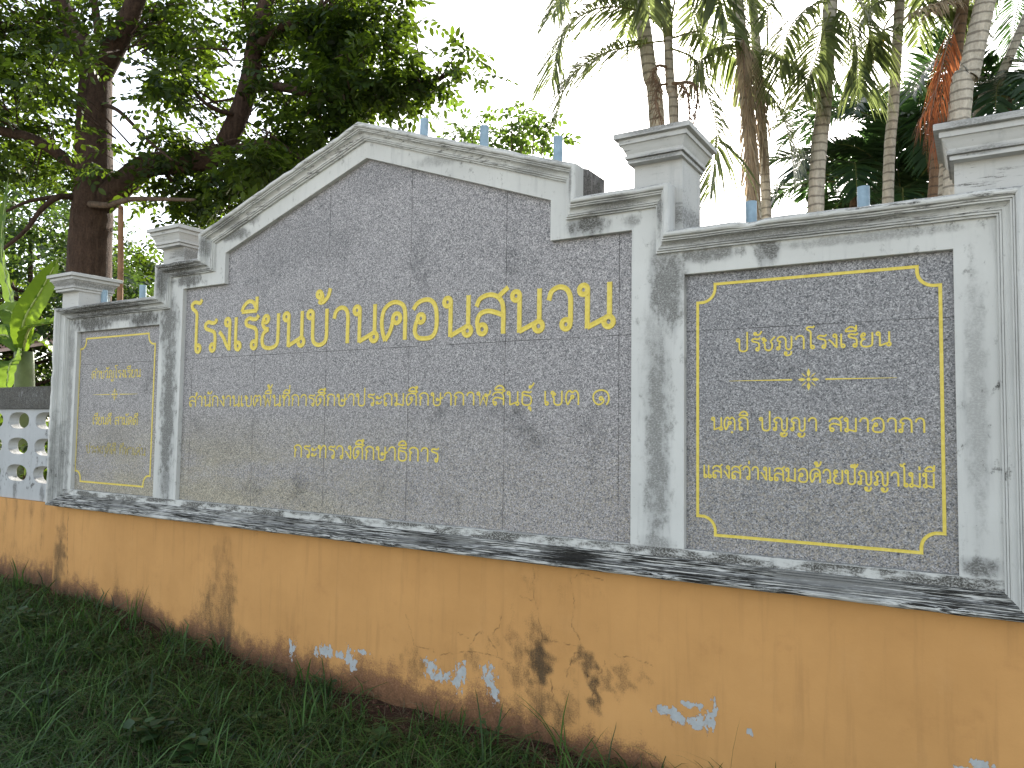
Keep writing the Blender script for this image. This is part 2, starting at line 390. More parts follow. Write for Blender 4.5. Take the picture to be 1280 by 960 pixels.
# moulding profile: (distance in from the outer edge, projection in front of the frame face)
PROF = [(-.0, -.004), (0.0, .070), (.003, .078), (.009, .083), (.018, .083), (.024, .079), (.0265, .071), (.0268, .047), (.0276, .047), (.0278, .066), (.0335, .066),
        (.0338, .043), (.0346, .043), (.0348, .059), (.0405, .059), (.0408, .045), (.046, .036), (.052, .031), (.058, .029), (.0635, .030), (.0638, .012), (.0646, .012), (.0648, .0255), (.0715, .0255), (.0718, .003), (.0726, .003), (.0728, .016), (.0795, .016), (.0800, -.005)]
NS = [inset(OUT, t) for t, _ in PROF]
def moulding(segs, mat, name):
    V = []; F = []
    for si in segs:
        L = np.linalg.norm(np.array(OUT[(si+1) % len(OUT)])-np.array(OUT[si])); n = max(2, int(L/.03))
        b0 = len(V)
        ph = rng.random()*6; chip = np.zeros(n+1)
        for c_ in rng.integers(2, max(3, n-2), max(1, n//9)): chip[max(0, c_-1):c_+2] -= rng.uniform(.002, .008)*np.array([.6, 1, .5])[:len(chip[max(0, c_-1):c_+2])]
        for i in range(n+1):
            f = i/n
            x0 = OUT[si][0]*(1-f)+OUT[(si+1) % len(OUT)][0]*f
            e = min(1, min(f, 1-f)*n/2)
            jit = e*(.0005*math.sin(i*.9+ph)+.0011*math.sin(i*.21+2*ph))
            for k, (t, p) in enumerate(PROF):
                q = NS[k][si]*(1-f)+NS[k][(si+1) % len(OUT)]*f
                j2 = e*.0004*rng.standard_normal() if 1 < k < len(PROF)-1 else 0
                j3 = e*chip[i]*(1 if 1 <= k <= 5 else 0)
                V.append((q[0], -(p+(jit+j2+j3 if p > 0 else 0)), q[1]+(jit*.8+j3*.5 if p > 0 else 0)))
        K = len(PROF)
        for i in range(n):
            for k in range(K-1):
                a = b0+i*K+k
                F.append((a, a+1, a+K+1, a+K))
    return mk(name, V, F, mat, sign)
moulding([0], M_SILL, 'sill_moulding')
moulding([2, 4, 6, 7, 9, 11], M_COPING, 'coping_moulding'); moulding([3, 5, 8, 10], M_STEP, 'step_moulding')
moulding([1], M_JAMB, 'side_moulding'); moulding([12], M_JAMB, 'side_moulding')

def plate(name, loops, y0, y1, mat, parent, bevel=0.0):
    """flat plate in the XZ plane with holes, faces at y0 (front) and y1 (back)"""
    cu = bpy.data.curves.new(name, 'CURVE'); cu.dimensions = '2D'; cu.fill_mode = 'BOTH'
    cu.extrude = (y1-y0)/2-bevel; cu.bevel_depth = bevel; cu.bevel_resolution = 1; cu.offset = -bevel
    for L in loops:
        s = cu.splines.new('POLY'); s.points.add(len(L)-1); s.use_cyclic_u = True
        for p, q in zip(s.points, L): p.co = (q[0], q[1], 0, 1)
    tmp = bpy.data.objects.new('tmp', cu); COL.objects.link(tmp)
    dg = bpy.context.evaluated_depsgraph_get()
    me = bpy.data.meshes.new_from_object(tmp.evaluated_get(dg))
    V = np.zeros(len(me.vertices)*3); me.vertices.foreach_get('co', V); V = V.reshape(-1, 3)
    W = np.stack([V[:, 0], (y0+y1)/2-V[:, 2], V[:, 1]], 1)
    F = [tuple(p.vertices) for p in me.polygons]
    bpy.data.objects.remove(tmp); bpy.data.meshes.remove(me); bpy.data.curves.remove(cu)
    return mk(name, W, F, mat, parent)

ZB = .986
A, B, D, E_ = 1.577, 1.166, 1.817, 2.807
ctr = [(-A, ZB), (A, ZB), (A, 2.36), (B, 2.36), (B, 2.554), (0, 2.961), (-B, 2.554), (-B, 2.36), (-A, 2.36)]
lft = [(-E_, ZB), (-D, ZB), (-D, 2.139), (-E_, 2.139)]
rgt = [(D, ZB), (E_, ZB), (E_, 2.139), (D, 2.139)]
plate('frame', [inset(OUT, .075), ctr, lft, rgt], 0.0, G+.02, M_FRAME, sign, .0025)
# thick masonry body behind
bo = [(x*(1-.0015), z+(.012 if z > 1 else .004)) for x, z in OUT]
plate('masonry_body', [bo], .0585, .24, M_BODY, sign)
plate('masonry_edge', [inset(OUT, .003), inset(OUT, .05)], .003, .0575, M_BODY, sign)
def grow(P, d): return inset(P, -d)
gp = {}
for nm, poly in (('ctr', ctr), ('lft', lft), ('rgt', rgt)):
    gp[nm] = plate('granite_panel', [grow(poly, .02)], G, G+.0255, M_GRAN, sign)
gp['ctr']['label'] = 'tall gabled centre granite panel with the school name'

# ochre base with painted wear masks ---------------------------------------------------------
BX0, BX1, BZ0, BZ1 = -2.99, 3.03, -.12, .874
stp = .0045
bxs = np.arange(BX0, BX1+1e-6, stp); bzs = np.arange(BZ0, BZ1+1e-6, stp)
bx, bz = np.meshgrid(bxs, bzs)
stain = np.zeros_like(bx); crack = np.zeros_like(bx); peel = np.full_like(bx, -.9); dirt = np.zeros_like(bx)
def P0(u, v): q = aty(u, v, 0.0); return q[0], q[2]
def segdist(px, pz, a, b):
    ab = (b[0]-a[0], b[1]-a[1]); L2 = ab[0]**2+ab[1]**2+1e-12
    t = np.clip(((px-a[0])*ab[0]+(pz-a[1])*ab[1])/L2, 0, 1)
    return np.hypot(px-a[0]-t*ab[0], pz-a[1]-t*ab[1]), t
for (u, v0, v1, wpx, st) in [(70, 634, 780, 7, 1.1), (78, 660, 780, 9, .7), (85, 640, 765, 2, .4), (145, 700, 780, 6, 1.0), (146, 645, 720, 2, .3), (279, 658, 830, 7, .85), (288, 662, 830, 5, .95), (284, 700, 840, 26, .5),
                             (258, 705, 830, 20, .75), (300, 740, 830, 16, .4), (671, 708, 910, 5, .7), 
                             (745, 695, 800, 9, .3), (715, 715, 790, 9, .25), (400, 790, 850, 22, .65), (640, 730, 780, 8, .4), (612, 770, 850, 18, .5),
                             (620, 690, 745, 8, .22), (190, 690, 790, 12, .32), (115, 670, 770, 16, .3), (345, 755, 850, 18, .4), (450, 800, 870, 30, .55), (480, 690, 720, 30, .15), (560, 790, 850, 14, .4), (840, 860, 930, 12, .25), (980, 930, 965, 60, .3)]:
    a = P0(u, v0); b = P0(u, v1)
    dpx = abs(P0(u+wpx, v0)[0]-a[0])
    f = np.exp(-((bx-(a[0]+(b[0]-a[0])*.5))/dpx)**2)
    tz = (a[1]-bz)/(a[1]-b[1])
    f = f*np.clip(tz*2.6, 0, 1)*np.clip((1.25-tz)*4, 0, 1)*(.6+.4*np.clip(tz, 0, 1))
    stain = np.maximum(stain, st*f)+.25*np.minimum(stain, st*f)
warpx = .016*np.sin(bz*41+3*np.sin(bx*13))+.012*np.sin(bz*97+bx*31); warpz = .02*np.sin(bx*37+2*np.sin(bz*23))+.012*np.sin(bx*83)
for (u, v, ru, rv, st) in [(674, 828, 17, 48, 1.15), (664, 800, 12, 30, .7), (648, 835, 16, 42, .75), (690, 885, 42, 26, .85), (640, 885, 32, 26, .55), (520, 832, 13, 26, .7), (504, 818, 9, 20, .6), (590, 822, 12, 26, .6), (572, 858, 10, 18, .4), (735, 828, 12, 16, 1.0), (722, 822, 9, 12, .9),
                           (743, 862, 10, 34, 1.0), (757, 850, 8, 26, .7), (781, 850, 15, 22, .75), (806, 845, 8, 18, .6), (716, 842, 7, 20, .55), (640, 800, 10, 18, .6), (618, 802, 15, 10, .45), (606, 808, 8, 12, .45), (700, 740, 22, 26, .28), (740, 730, 22, 20, .25), (665, 725, 14, 18, .5), (262, 770, 18, 50, .85), (284, 760, 14, 70, .8), (275, 700, 16, 40, .6), (75, 700, 8, 60, .9), (268, 790, 26, 22, .8), (300, 800, 22, 20, .6), (560, 838, 10, 14, .4)]:
    c = P0(u, v); rx_ = abs(P0(u+ru, v)[0]-c[0]); rz_ = abs(P0(u, v+rv)[1]-c[1])
    r_ = np.hypot((bx+warpx-c[0])/rx_, (bz+warpz-c[1])/rz_)
    stain = np.maximum(stain, st*np.clip(1.45-r_, 0, 1))
# drips straight under the sill
for k in range(46):
    x = rng.uniform(-2.95, 3.0); L = rng.uniform(.03, .22)*rng.random(); wd = rng.uniform(.006, .02)
    f = np.exp(-((bx-x)/wd)**2)*np.clip(1-(.868-bz)/(L+.02), 0, 1)
    stain = np.maximum(stain, rng.uniform(.2, .6)*f)
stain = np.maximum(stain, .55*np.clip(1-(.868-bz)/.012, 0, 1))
for pl, wd in [([(668, 706), (667, 740), (677, 790), (676, 815), (688, 850), (694, 880), (720, 905)], .0042), ([(713, 722), (732, 718), (752, 726)], .003), ([(712, 722), (717, 750), (715, 780), (725, 800)], .003),
               ([(588, 806), (600, 790), (612, 800), (622, 818)], .0036), ([(612, 798), (624, 782), (627, 770)], .003), ([(572, 790), (585, 798)], .003), ([(708, 845), (716, 820), (730, 815)], .004), ([(740, 880), (742, 858), (752, 838), (757, 828)], .0045), ([(742, 870), (738, 850), (728, 838)], .0035),
               ([(680, 800), (700, 803), (725, 810)], .003), ([(508, 770), (514, 790), (520, 808), (540, 812), (552, 825)], .003), ([(650, 745), (668, 752)], .003), ([(450, 850), (460, 860), (470, 868)], .0035),
               ([(85, 642), (84, 690), (85, 740)], .0075), ([(545, 820), (575, 815), (610, 818), (640, 830)], .003), ([(770, 818), (800, 825), (815, 832)], .0028), ([(820, 884), (835, 896), (842, 912)], .003)]:
    q = [P0(*p) for p in pl]; q = spline([(*p, 0) for p in q], 7); q = [a_+np.array([*rng.normal(0, .0035, 2), 0]) for a_ in q]
    for a, b in zip(q[:-1], q[1:]):
        wob = .35+.65*rng.random()
        dd, _ = segdist(bx, bz, a, b)
        crack = np.maximum(crack, np.clip(1.7-dd/(wd*.62*(.5+.5*wob)), 0, 1)*(.35+.5*wob)); stain = np.maximum(stain, .34*np.exp(-(dd/.016)**2)*wob)
for (u, v, ru, rv, rot) in [(539, 836, 10, 10, 0), (553, 846, 12, 7, .9), (574, 845, 7, 17, -.1), (578, 838, 4, 12, .2), (612, 848, 6, 17, -.2), (618, 865, 6, 14, -.3), (606, 838, 5, 10, .3), (436, 823, 6, 13, -.2), (440, 832, 6, 8, 0),
                            (405, 813, 6, 9, 0), (413, 815, 4, 7, 0), (395, 815, 4, 6, .3), (365, 811, 4, 12, 0), (452, 815, 9, 3, .2), (424, 818, 8, 4, 0),
                            (832, 888, 15, 6, .5), (850, 898, 15, 7, .7), (866, 882, 16, 4, 0), (873, 903, 12, 7, .4), (888, 900, 8, 14, -.3), (893, 888, 3, 14, -.2), (936, 915, 4, 4, 0), (1225, 957, 18, 7, -.3), (1205, 962, 14, 5, 0), ]:
    c = P0(u, v); rx = abs(P0(u+ru, v)[0]-c[0]); rz = abs(P0(u, v+rv)[1]-c[1])
    dx = (bx-c[0])/rx; dz = (bz-c[1])/rz
    r = np.hypot(dx, dz); peel = np.maximum(peel, np.clip(1.05-r*.62, -.9, .80))
gl = gz(bxs, np.zeros_like(bxs))[None, :]
dh = np.interp(bxs, [-3, -2, -1.2, 0, .8, 1.2, 1.55, 1.9, 3], [.13, .14, .17, .19, .19, .14, .10, .04, .0])
wobble = .035*np.sin(bxs*9)+.025*np.sin(bxs*23+1)+.015*np.sin(bxs*51)
dirt = np.clip(1.15-(bz-gl)/(dh+wobble*np.clip(dh/.1, 0, 1)+.035)[None, :], 0, 1)
stain = np.maximum(stain, np.interp(bxs, [-3, -.6, .2, .9, 1.3, 3], [.95, .95, .6, .7, .9, .7])[None, :]*np.clip(1.1-(bz-gl)/(dh*.75+.025+wobble*.6)[None, :], 0, 1))
bV = np.stack([bx, np.full_like(bx, .0), bz], -1).reshape(-1, 3)
nbx, nbz = len(bxs), len(bzs)
ii = (np.arange(nbz-1)[:, None]*nbx+np.arange(nbx-1)[None, :]).ravel()
bF = np.stack([ii, ii+1, ii+nbx+1, ii+nbx], 1)
# wrap the ends and back round the front sheet
x0, x1, zt = BX0, bxs[-1], bzs[-1]
b = len(bV)
ex = np.array([(x0, .0, BZ0), (x0, .24, BZ0), (x0, .24, zt), (x0, .0, zt), (x1, .0, BZ0), (x1, .24, BZ0), (x1, .24, zt), (x1, .0, zt)])
exF = np.array([(b, b+3, b+2, b+1), (b+4, b+5, b+6, b+7), (b+1, b+2, b+6, b+5), (b+2, b+3, b+7, b+6)])
zz = np.zeros(8)
mk('base', np.concatenate([bV, ex]), np.concatenate([bF, exF]), M_ORANGE, sign, False,
   {'stain': np.concatenate([stain.ravel(), zz]), 'crack': np.concatenate([crack.ravel(), zz]), 'peel': np.concatenate([peel.ravel(), zz]), 'dirt': np.concatenate([dirt.ravel(), zz])})

# piers with moulded caps -----------------------------------------------------------------------
CAPP = [(0, 0.0), (.012, .0), (.012, .015), (.007, .017), (.007, .019), (.021, .020), (.021, .034), (.016, .036), (.017, .042), (.022, .052), (.028, .066), (.035, .078), (.037, .080), (.043, .081), (.043, .100), (.040, .102), (.040, .104), (.060, .106), (.060, .128), (.054, .132)]
def pier(x0, x1, y0, y1, z0, zc, zt):
    m_ = MB(); m_.box(x0, x1, .004, y1, z0, zc); s = m_.obj('pier', M_PIER, sign)
    V = []; F = []
    sc = (zt-zc)/.132
    for o, h in CAPP:
        z = zc+h*sc
        V += [(x0-o, y0-o, z), (x1+o, y0-o, z), (x1+o, y1+o, z), (x0-o, y1+o, z)]
    n = len(CAPP)
    for i in range(n-1):
        for k in range(4):
            F.append((i*4+k, i*4+(k+1) % 4, (i+1)*4+(k+1) % 4, (i+1)*4+k))
    F.append((0, 3, 2, 1)); F.append(tuple((n-1)*4+k for k in range(4)))
    mk('pier_cap', V, F, M_PIER, s)
for sx in (-1, 1):
    a, b2 = sorted((sx*1.585, sx*1.808)); pier(a, b2, -.03, .245, 2.25, 2.645, 2.772)
    a, b2 = sorted((sx*2.815, sx*3.035)); pier(a, b2, -.03, .245, 2.19, 2.448, 2.574)

# stubs of blue pipe along the top -------------------------------------------------------------
for (x, y, zt, zb) in [(.246, .19, 3.197, 2.95), (.655, .19, 3.075, 2.8), (1.10, .19, 2.935, 2.65), (2.05, .19, 2.468, 2.2), (2.494, .19, 2.464, 2.2), (-2.31, .19, 2.478, 2.2), (-2.80, .19, 2.482, 2.2),
                       (-.25, .19, 3.10, 2.9), (-.66, .19, 2.985, 2.8)]:
    V = []; F = []; n = 18; r, ri = .0235, .0195
    lean = (rng.uniform(-.004, .004), rng.uniform(-.004, .004))
    for rr, z in ((r, zb), (r, zt), (ri, zt), (ri, zt-.15)):
        for k in range(n):
            an = 2*math.pi*k/n
            q = (z-zb)/(zt-zb); V.append((x+rr*math.cos(an)+lean[0]*q, y+rr*math.sin(an)+lean[1]*q, z))
    for i in range(3):
        for k in range(n): F.append((i*n+k, i*n+(k+1) % n, (i+1)*n+(k+1) % n, (i+1)*n+k))
    F.append(tuple(3*n+k for k in range(n)))
    mk('pipe_stub', V, F, M_PIPE, sign, False)

# ------------------------------------------------------------------ Thai lettering (own stroke alphabet)
def Pc(*p): return ('s', list(p))
def Ln(*p): return ('l', list(p))
def Ci(x, y, r): return ('c', (x, y, r))
GL = {
 'น': (.92, [Ci(.13,.875,.105), Ln((.225,.9),(.225,0)), Ln((.225,.025),(.62,.20)), Ci(.715,.125,.115), Ln((.735,1.0),(.735,.22))]),
 'ร': (.70, [Pc((.62,1.0),(.54,.90),(.40,.89),(.24,.93),(.10,.85),(.14,.73),(.32,.67),(.50,.60),(.555,.45),(.555,.16)), Ci(.45,.125,.108)]),
 'ง': (.68, [Ci(.40,.875,.105), Ln((.50,.9),(.50,0)), Pc((.50,.03),(.36,.20),(.22,.42),(.04,.60))]),
 'เ': (.42, [Ln((.09,1.0),(.09,.14)), Ci(.195,.12,.108)]),
 'แ': (.80, [Ln((.09,1.0),(.09,.14)), Ci(.195,.12,.108), Ln((.48,1.0),(.48,.14)), Ci(.585,.12,.108)]),
 'โ': (.56, [Pc((.46,1.66),(.38,1.56),(.26,1.58),(.12,1.60),(.0,1.52),(.04,1.40),(.16,1.32),(.24,1.20),(.24,.95),(.24,.14)), Ci(.345,.12,.108)]),
 'ไ': (.56, [Pc((-.02,1.58),(.02,1.44),(.12,1.42),(.20,1.56),(.32,1.60)), Pc((.12,1.42),(.22,1.34),(.24,1.15),(.24,.14)), Ci(.345,.12,.108)]),
 'า': (.72, [Pc((.05,.70),(.12,.90),(.30,.99),(.47,.92),(.535,.72),(.535,.35),(.535,0))]),
 'ำ': (.72, [Ci(-.12,1.24,.095), Pc((.05,.70),(.12,.90),(.30,.99),(.47,.92),(.535,.72),(.535,.35),(.535,0))]),
 'ะ': (.60, [Ci(.14,.68,.085), Pc((.20,.62),(.30,.60),(.42,.66),(.50,.80)), Ci(.14,.24,.085), Pc((.20,.18),(.30,.16),(.42,.22),(.50,.36))]),
 'ย': (.92, [Ci(.24,.86,.10), Pc((.15,.90),(.10,.74),(.18,.60),(.34,.55)), Pc((.34,.55),(.16,.46),(.09,.26),(.15,.07),(.34,.0),(.56,.02),(.70,.12),(.73,.35),(.73,1.0))]),
 'บ': (.95, [Ci(.13,.875,.105), Pc((.225,.9),(.225,.55),(.23,.22),(.30,.06),(.48,.0),(.66,.06),(.735,.22),(.735,.6),(.735,1.0))]),
 'ป': (.95, [Ci(.13,.875,.105), Pc((.225,.9),(.225,.55),(.23,.22),(.30,.06),(.48,.0),(.66,.06),(.735,.22),(.735,.6),(.735,1.48))]),
 'ด': (1.0, [Pc((.17,0),(.08,.25),(.05,.55),(.13,.83),(.34,.98),(.55,.99),(.74,.88),(.80,.65),(.80,.3),(.80,0)), Ci(.53,.575,.125), Pc((.405,.58),(.39,.42),(.30,.19),(.17,.01))]),
 'ต': (1.0, [Pc((.17,0),(.08,.25),(.05,.55),(.12,.85),(.28,.99),(.43,.86),(.60,.99),(.75,.85),(.80,.62),(.80,.3),(.80,0)), Ci(.44,.56,.105), Pc((.37,.50),(.30,.30),(.17,.02))]),
 'ค': (1.0, [Pc((.17,0),(.08,.25),(.05,.55),(.13,.83),(.34,.98),(.55,.99),(.74,.88),(.80,.65),(.80,.3),(.80,0)), Ci(.42,.55,.105), Pc((.525,.54),(.42,.28),(.18,.02))]),
 'ศ': (1.0, [Pc((.17,0),(.08,.25),(.05,.55),(.13,.83),(.34,.96),(.55,.97),(.74,.86),(.80,.65),(.80,.3),(.80,0)), Ci(.42,.55,.105), Pc((.525,.54),(.42,.28),(.18,.02)), Ln((.66,.90),(.92,1.12))]),
 'อ': (.95, [Ci(.29,.52,.105), Pc((.19,.50),(.13,.36),(.11,.18),(.20,.04),(.40,0),(.62,.03),(.74,.18),(.77,.48),(.72,.80),(.56,.97),(.34,.98),(.16,.90),(.05,.76))]),
 'ส': (.98, [Ci(.21,.135,.115), Pc((.11,.12),(.07,.32),(.14,.50),(.32,.57),(.52,.54),(.78,.44)), Pc((.04,.70),(.14,.88),(.36,.96),(.58,.92),(.74,.76),(.78,.5),(.78,.25),(.78,0)), Ln((.62,.88),(.90,1.10))]),
 'ว': (.76, [Pc((.05,.70),(.12,.90),(.30,.99),(.48,.93),(.575,.75),(.585,.45),(.585,.16)), Ci(.475,.125,.108)]),
 'ก': (.90, [Pc((.13,0),(.13,.30),(.14,.50),(.23,.62),(.06,.70)), Pc((.06,.70),(.12,.88),(.32,.99),(.54,.95),(.69,.80),(.715,.5),(.715,0))]),
 'ถ': (.92, [Ci(.25,.12,.105), Pc((.145,.12),(.145,.34),(.16,.50),(.25,.62),(.08,.70)), Pc((.08,.70),(.14,.88),(.34,.99),(.56,.95),(.71,.80),(.735,.5),(.735,0))]),
 'ภ': (.92, [Ci(.11,.12,.10), Pc((.205,.13),(.205,.34),(.20,.50),(.28,.62),(.08,.70)), Pc((.08,.70),(.14,.88),(.34,.99),(.56,.95),(.71,.80),(.735,.5),(.735,0))]),
 'ฤ': (.92, [Ci(.11,.12,.10), Pc((.205,.13),(.205,.34),(.20,.50),(.28,.62),(.08,.70)), Pc((.08,.70),(.14,.88),(.34,.99),(.56,.95),(.71,.80),(.735,.5),(.735,-.42))]),
 'ข': (.90, [Ci(.12,.86,.095), Pc((.215,.88),(.30,.74),(.13,.62),(.225,.48),(.225,.22),(.30,.06),(.46,.0),(.62,.06),(.70,.22),(.70,.6),(.70,1.0))]),
 'ช': (.92, [Ci(.13,.87,.085), Pc((.215,.88),(.30,.74),(.13,.62),(.225,.48),(.225,.22),(.30,.06),(.45,.0),(.60,.06),(.68,.24),(.68,.48),(.58,.66)), Ln((.56,.66),(.86,1.02))]),
 'พ': (1.0, [Ci(.13,.875,.10), Ln((.225,.9),(.27,.0),(.50,.66),(.73,.0),(.80,1.0))]),
 'ฬ': (1.08, [Ci(.13,.875,.10), Ln((.225,.9),(.27,.0),(.48,.66),(.70,.0),(.76,.62)), Pc((.76,.60),(.72,.80),(.60,.82),(.62,.68),(.76,.72),(.92,.86),(.96,1.10))]),
 'ท': (.92, [Ci(.13,.875,.105), Ln((.225,.9),(.225,0)), Pc((.225,.50),(.36,.82),(.52,.98),(.66,.93),(.725,.75),(.725,.4),(.725,0))]),
 'ษ': (.98, [Ci(.13,.875,.105), Pc((.225,.9),(.225,.55),(.23,.22),(.30,.06),(.48,.0),(.66,.06),(.735,.22),(.735,.6),(.735,1.0)), Ci(.50,.47,.08), Pc((.55,.41),(.70,.46),(.94,.64))]),
 'ม': (.94, [Ci(.13,.875,.105), Ln((.225,.9),(.225,.2)), Ci(.165,.12,.105), Ln((.25,.16),(.735,.02)), Ln((.735,1.0),(.735,0))]),
 'ธ': (.86, [Pc((.70,1.0),(.60,.91),(.42,.93),(.24,.97),(.11,.88),(.15,.76),(.36,.70),(.56,.66),(.68,.52),(.69,.26),(.62,.07),(.42,.0),(.22,.04),(.12,.18),(.11,.45),(.13,.76))]),
 'ญ': (1.18, [Ci(.14,.13,.10), Pc((.235,.14),(.235,.34),(.21,.50),(.28,.62),(.08,.70)), Pc((.08,.70),(.13,.88),(.30,.99),(.48,.95),(.60,.80),(.62,.5),(.62,.22),(.70,.05),(.84,.02),(.95,.16),(.97,.5),(.97,1.0)), Ci(.60,-.24,.075), Pc((.53,-.28),(.62,-.40),(.82,-.40),(.94,-.28),(.95,-.12))]),
 '๑': (1.10, [Pc((.80,0),(.92,.22),(.95,.50),(.86,.82),(.62,.99),(.34,.97),(.12,.80),(.05,.50),(.15,.18),(.36,.02),(.55,.10),(.66,.28),(.62,.44)), Ci(.50,.44,.11)]),
 ' ': (.62, []),
}
MK = {
 'ี': [Pc((-.80,1.14),(-.70,1.32),(-.50,1.44),(-.30,1.38),(-.17,1.16)), Ln((-.80,1.14),(-.16,1.14)), Ln((-.17,1.56),(-.17,1.14))],
 'ิ': [Pc((-.80,1.14),(-.70,1.32),(-.50,1.44),(-.30,1.38),(-.17,1.16)), Ln((-.80,1.14),(-.16,1.14))],
 'ึ': [Pc((-.80,1.14),(-.70,1.32),(-.50,1.44),(-.30,1.38),(-.17,1.16)), Ln((-.80,1.14),(-.16,1.14)), Ci(-.18,1.42,.08)],
 'ื': [Pc((-.80,1.14),(-.70,1.32),(-.50,1.44),(-.30,1.38),(-.17,1.16)), Ln((-.80,1.14),(-.16,1.14)), Ln((-.17,1.56),(-.17,1.14)), Ln((-.34,1.56),(-.34,1.34))],
 'ั': [Ci(-.40,1.30,.085), Pc((-.33,1.24),(-.22,1.20),(-.08,1.28),(.02,1.48))],
 '้': [Ci(-.46,1.42,.085), Pc((-.38,1.46),(-.34,1.32),(-.44,1.20),(-.30,1.20),(-.14,1.34),(-.06,1.56))],
 '่': [Ln((-.17,1.18),(-.17,1.44))],
 '์': [Ci(-.24,1.30,.08), Pc((-.17,1.34),(-.08,1.42),(.0,1.60))],
 'ุ': [Ci(-.28,-.20,.075), Ln((-.20,-.18),(-.20,-.44))],
 'ฺ': [Ci(-.40,-.16,.03)],
}
def text_line(s, x0, x1, zb, H, mat, parent, sw=.125, slope=0.0, y=G, letter_w=None):
    strokes = []; adv = 0.0; above = False; base_adv = 0
    for ch in s:
        if ch in MK:
            dy = 0.0; dx = 0.0
            if ch in '่้์' and above: dy = .42
            if ch in '่้' and not above: dx = -.05
            if ch in 'ีิืึั': above = True
            if ch == '่' and not above and False: dy = 0
            for k, p in MK[ch]:
                if k == 'c': strokes.append((k, (p[0]+adv+dx, p[1]+dy, p[2])))
                else: strokes.append((k, [(a+adv+dx, b+dy) for a, b in p]))
        else:
            wd, st = GL[ch]
            for k, p in st:
                if k == 'c': strokes.append((k, (p[0]+adv, p[1], p[2])))
                else: strokes.append((k, [(a+adv, b) for a, b in p]))
            if ch not in 'ะาำ': above = False
            adv += wd
    pad = .12
    kx = (x1-x0)/(adv-pad)
    V = []; F = []
    hw = sw*H/2
    prof = [(-1, .0), (-.93, .9), (0, .28), (.93, .9), (1, .0)]
    hgt = min(.0042, hw*.42)
    for k, p in strokes:
        closed = False
        if k == 'c':
            r = p[2]; n = 18
            pts = [(p[0]*kx+r*H*.98*math.cos(2*math.pi*i/n)*min(1, kx/H*1.12), p[1]*H+r*H*math.sin(2*math.pi*i/n)) for i in range(n)]; closed = True
        elif k == 's':
            pts = [(q[0], q[1]) for q in spline([(a*kx, b*H, 0) for a, b in p], 6)]
        else:
            pts = [(a*kx, b*H) for a, b in p]
        n = len(pts); b0 = len(V)
        for i in range(n):
            pa = np.array(pts[i-1]) if (i or closed) else None
            pb = np.array(pts[(i+1) % n]) if (i < n-1 or closed) else None
            pc = np.array(pts[i])
            d1 = (pc-pa)/np.linalg.norm(pc-pa) if pa is not None else None
            d2 = (pb-pc)/np.linalg.norm(pb-pc) if pb is not None else None
            if d1 is None: d1 = d2
            if d2 is None: d2 = d1
            n1 = np.array([-d1[1], d1[0]]); n2 = np.array([-d2[1], d2[0]])
            mm = (n1+n2)/max(.35, 1+n1@n2)
            for o, h in prof:
                q = pc+mm*hw*o
                V.append((x0+q[0], y-h*hgt-.0004, zb+q[1]+slope*q[0]))
        m_ = n if closed else n-1
        for i in range(m_):
            for j in range(4):
                a = b0+i*5+j; c = b0+((i+1) % n)*5+j
                F.append((a, c, c+1, a+1))
        if not closed:
            F.append((b0, b0+1, b0+2, b0+3, b0+4)); e = b0+(n-1)*5; F.append((e+4, e+3, e+2, e+1, e))
    return mk('inscription', V, F, mat, parent)
text_line('โรงเรียนบ้านดอนสนวน', -1.515, 1.474, 1.938, .206, M_GOLD, gp['ctr'], .122)
text_line('สำนักงานเขตพื้นที่การศึกษาประถมศึกษากาฬสินธุ์ เขต ๑', -1.512, 1.462, 1.588, .0665, M_GOLD, gp['ctr'], .122)
text_line('กระทรวงศึกษาธิการ', -.534, .513, 1.291, .072, M_GOLD, gp['ctr'], .125, .008)
text_line('ปรัชญาโรงเรียน', 2.027, 2.599, 1.804, .054, M_GOLD, gp['rgt'], .128)
text_line('นตฺถิ ปญฺญา สมาอาภา', 1.924, 2.709, 1.482, .053, M_GOLD, gp['rgt'], .128)
text_line('แสงสว่างเสมอด้วยปัญญาไม่มี', 1.890, 2.737, 1.284, .0525, M_GOLD, gp['rgt'], .128)
text_line('คำขวัญโรงเรียน', -2.644, -2.053, 1.793, .055, M_GOLD, gp['lft'], .108)
text_line('เรียนดี สามัคคี', -2.605, -2.062, 1.462, .055, M_GOLD, gp['lft'], .108)
text_line('ประพฤติดี กีฬาเด่น', -2.675, -1.962, 1.255, .054, M_GOLD_WORN, gp['lft'], .12)

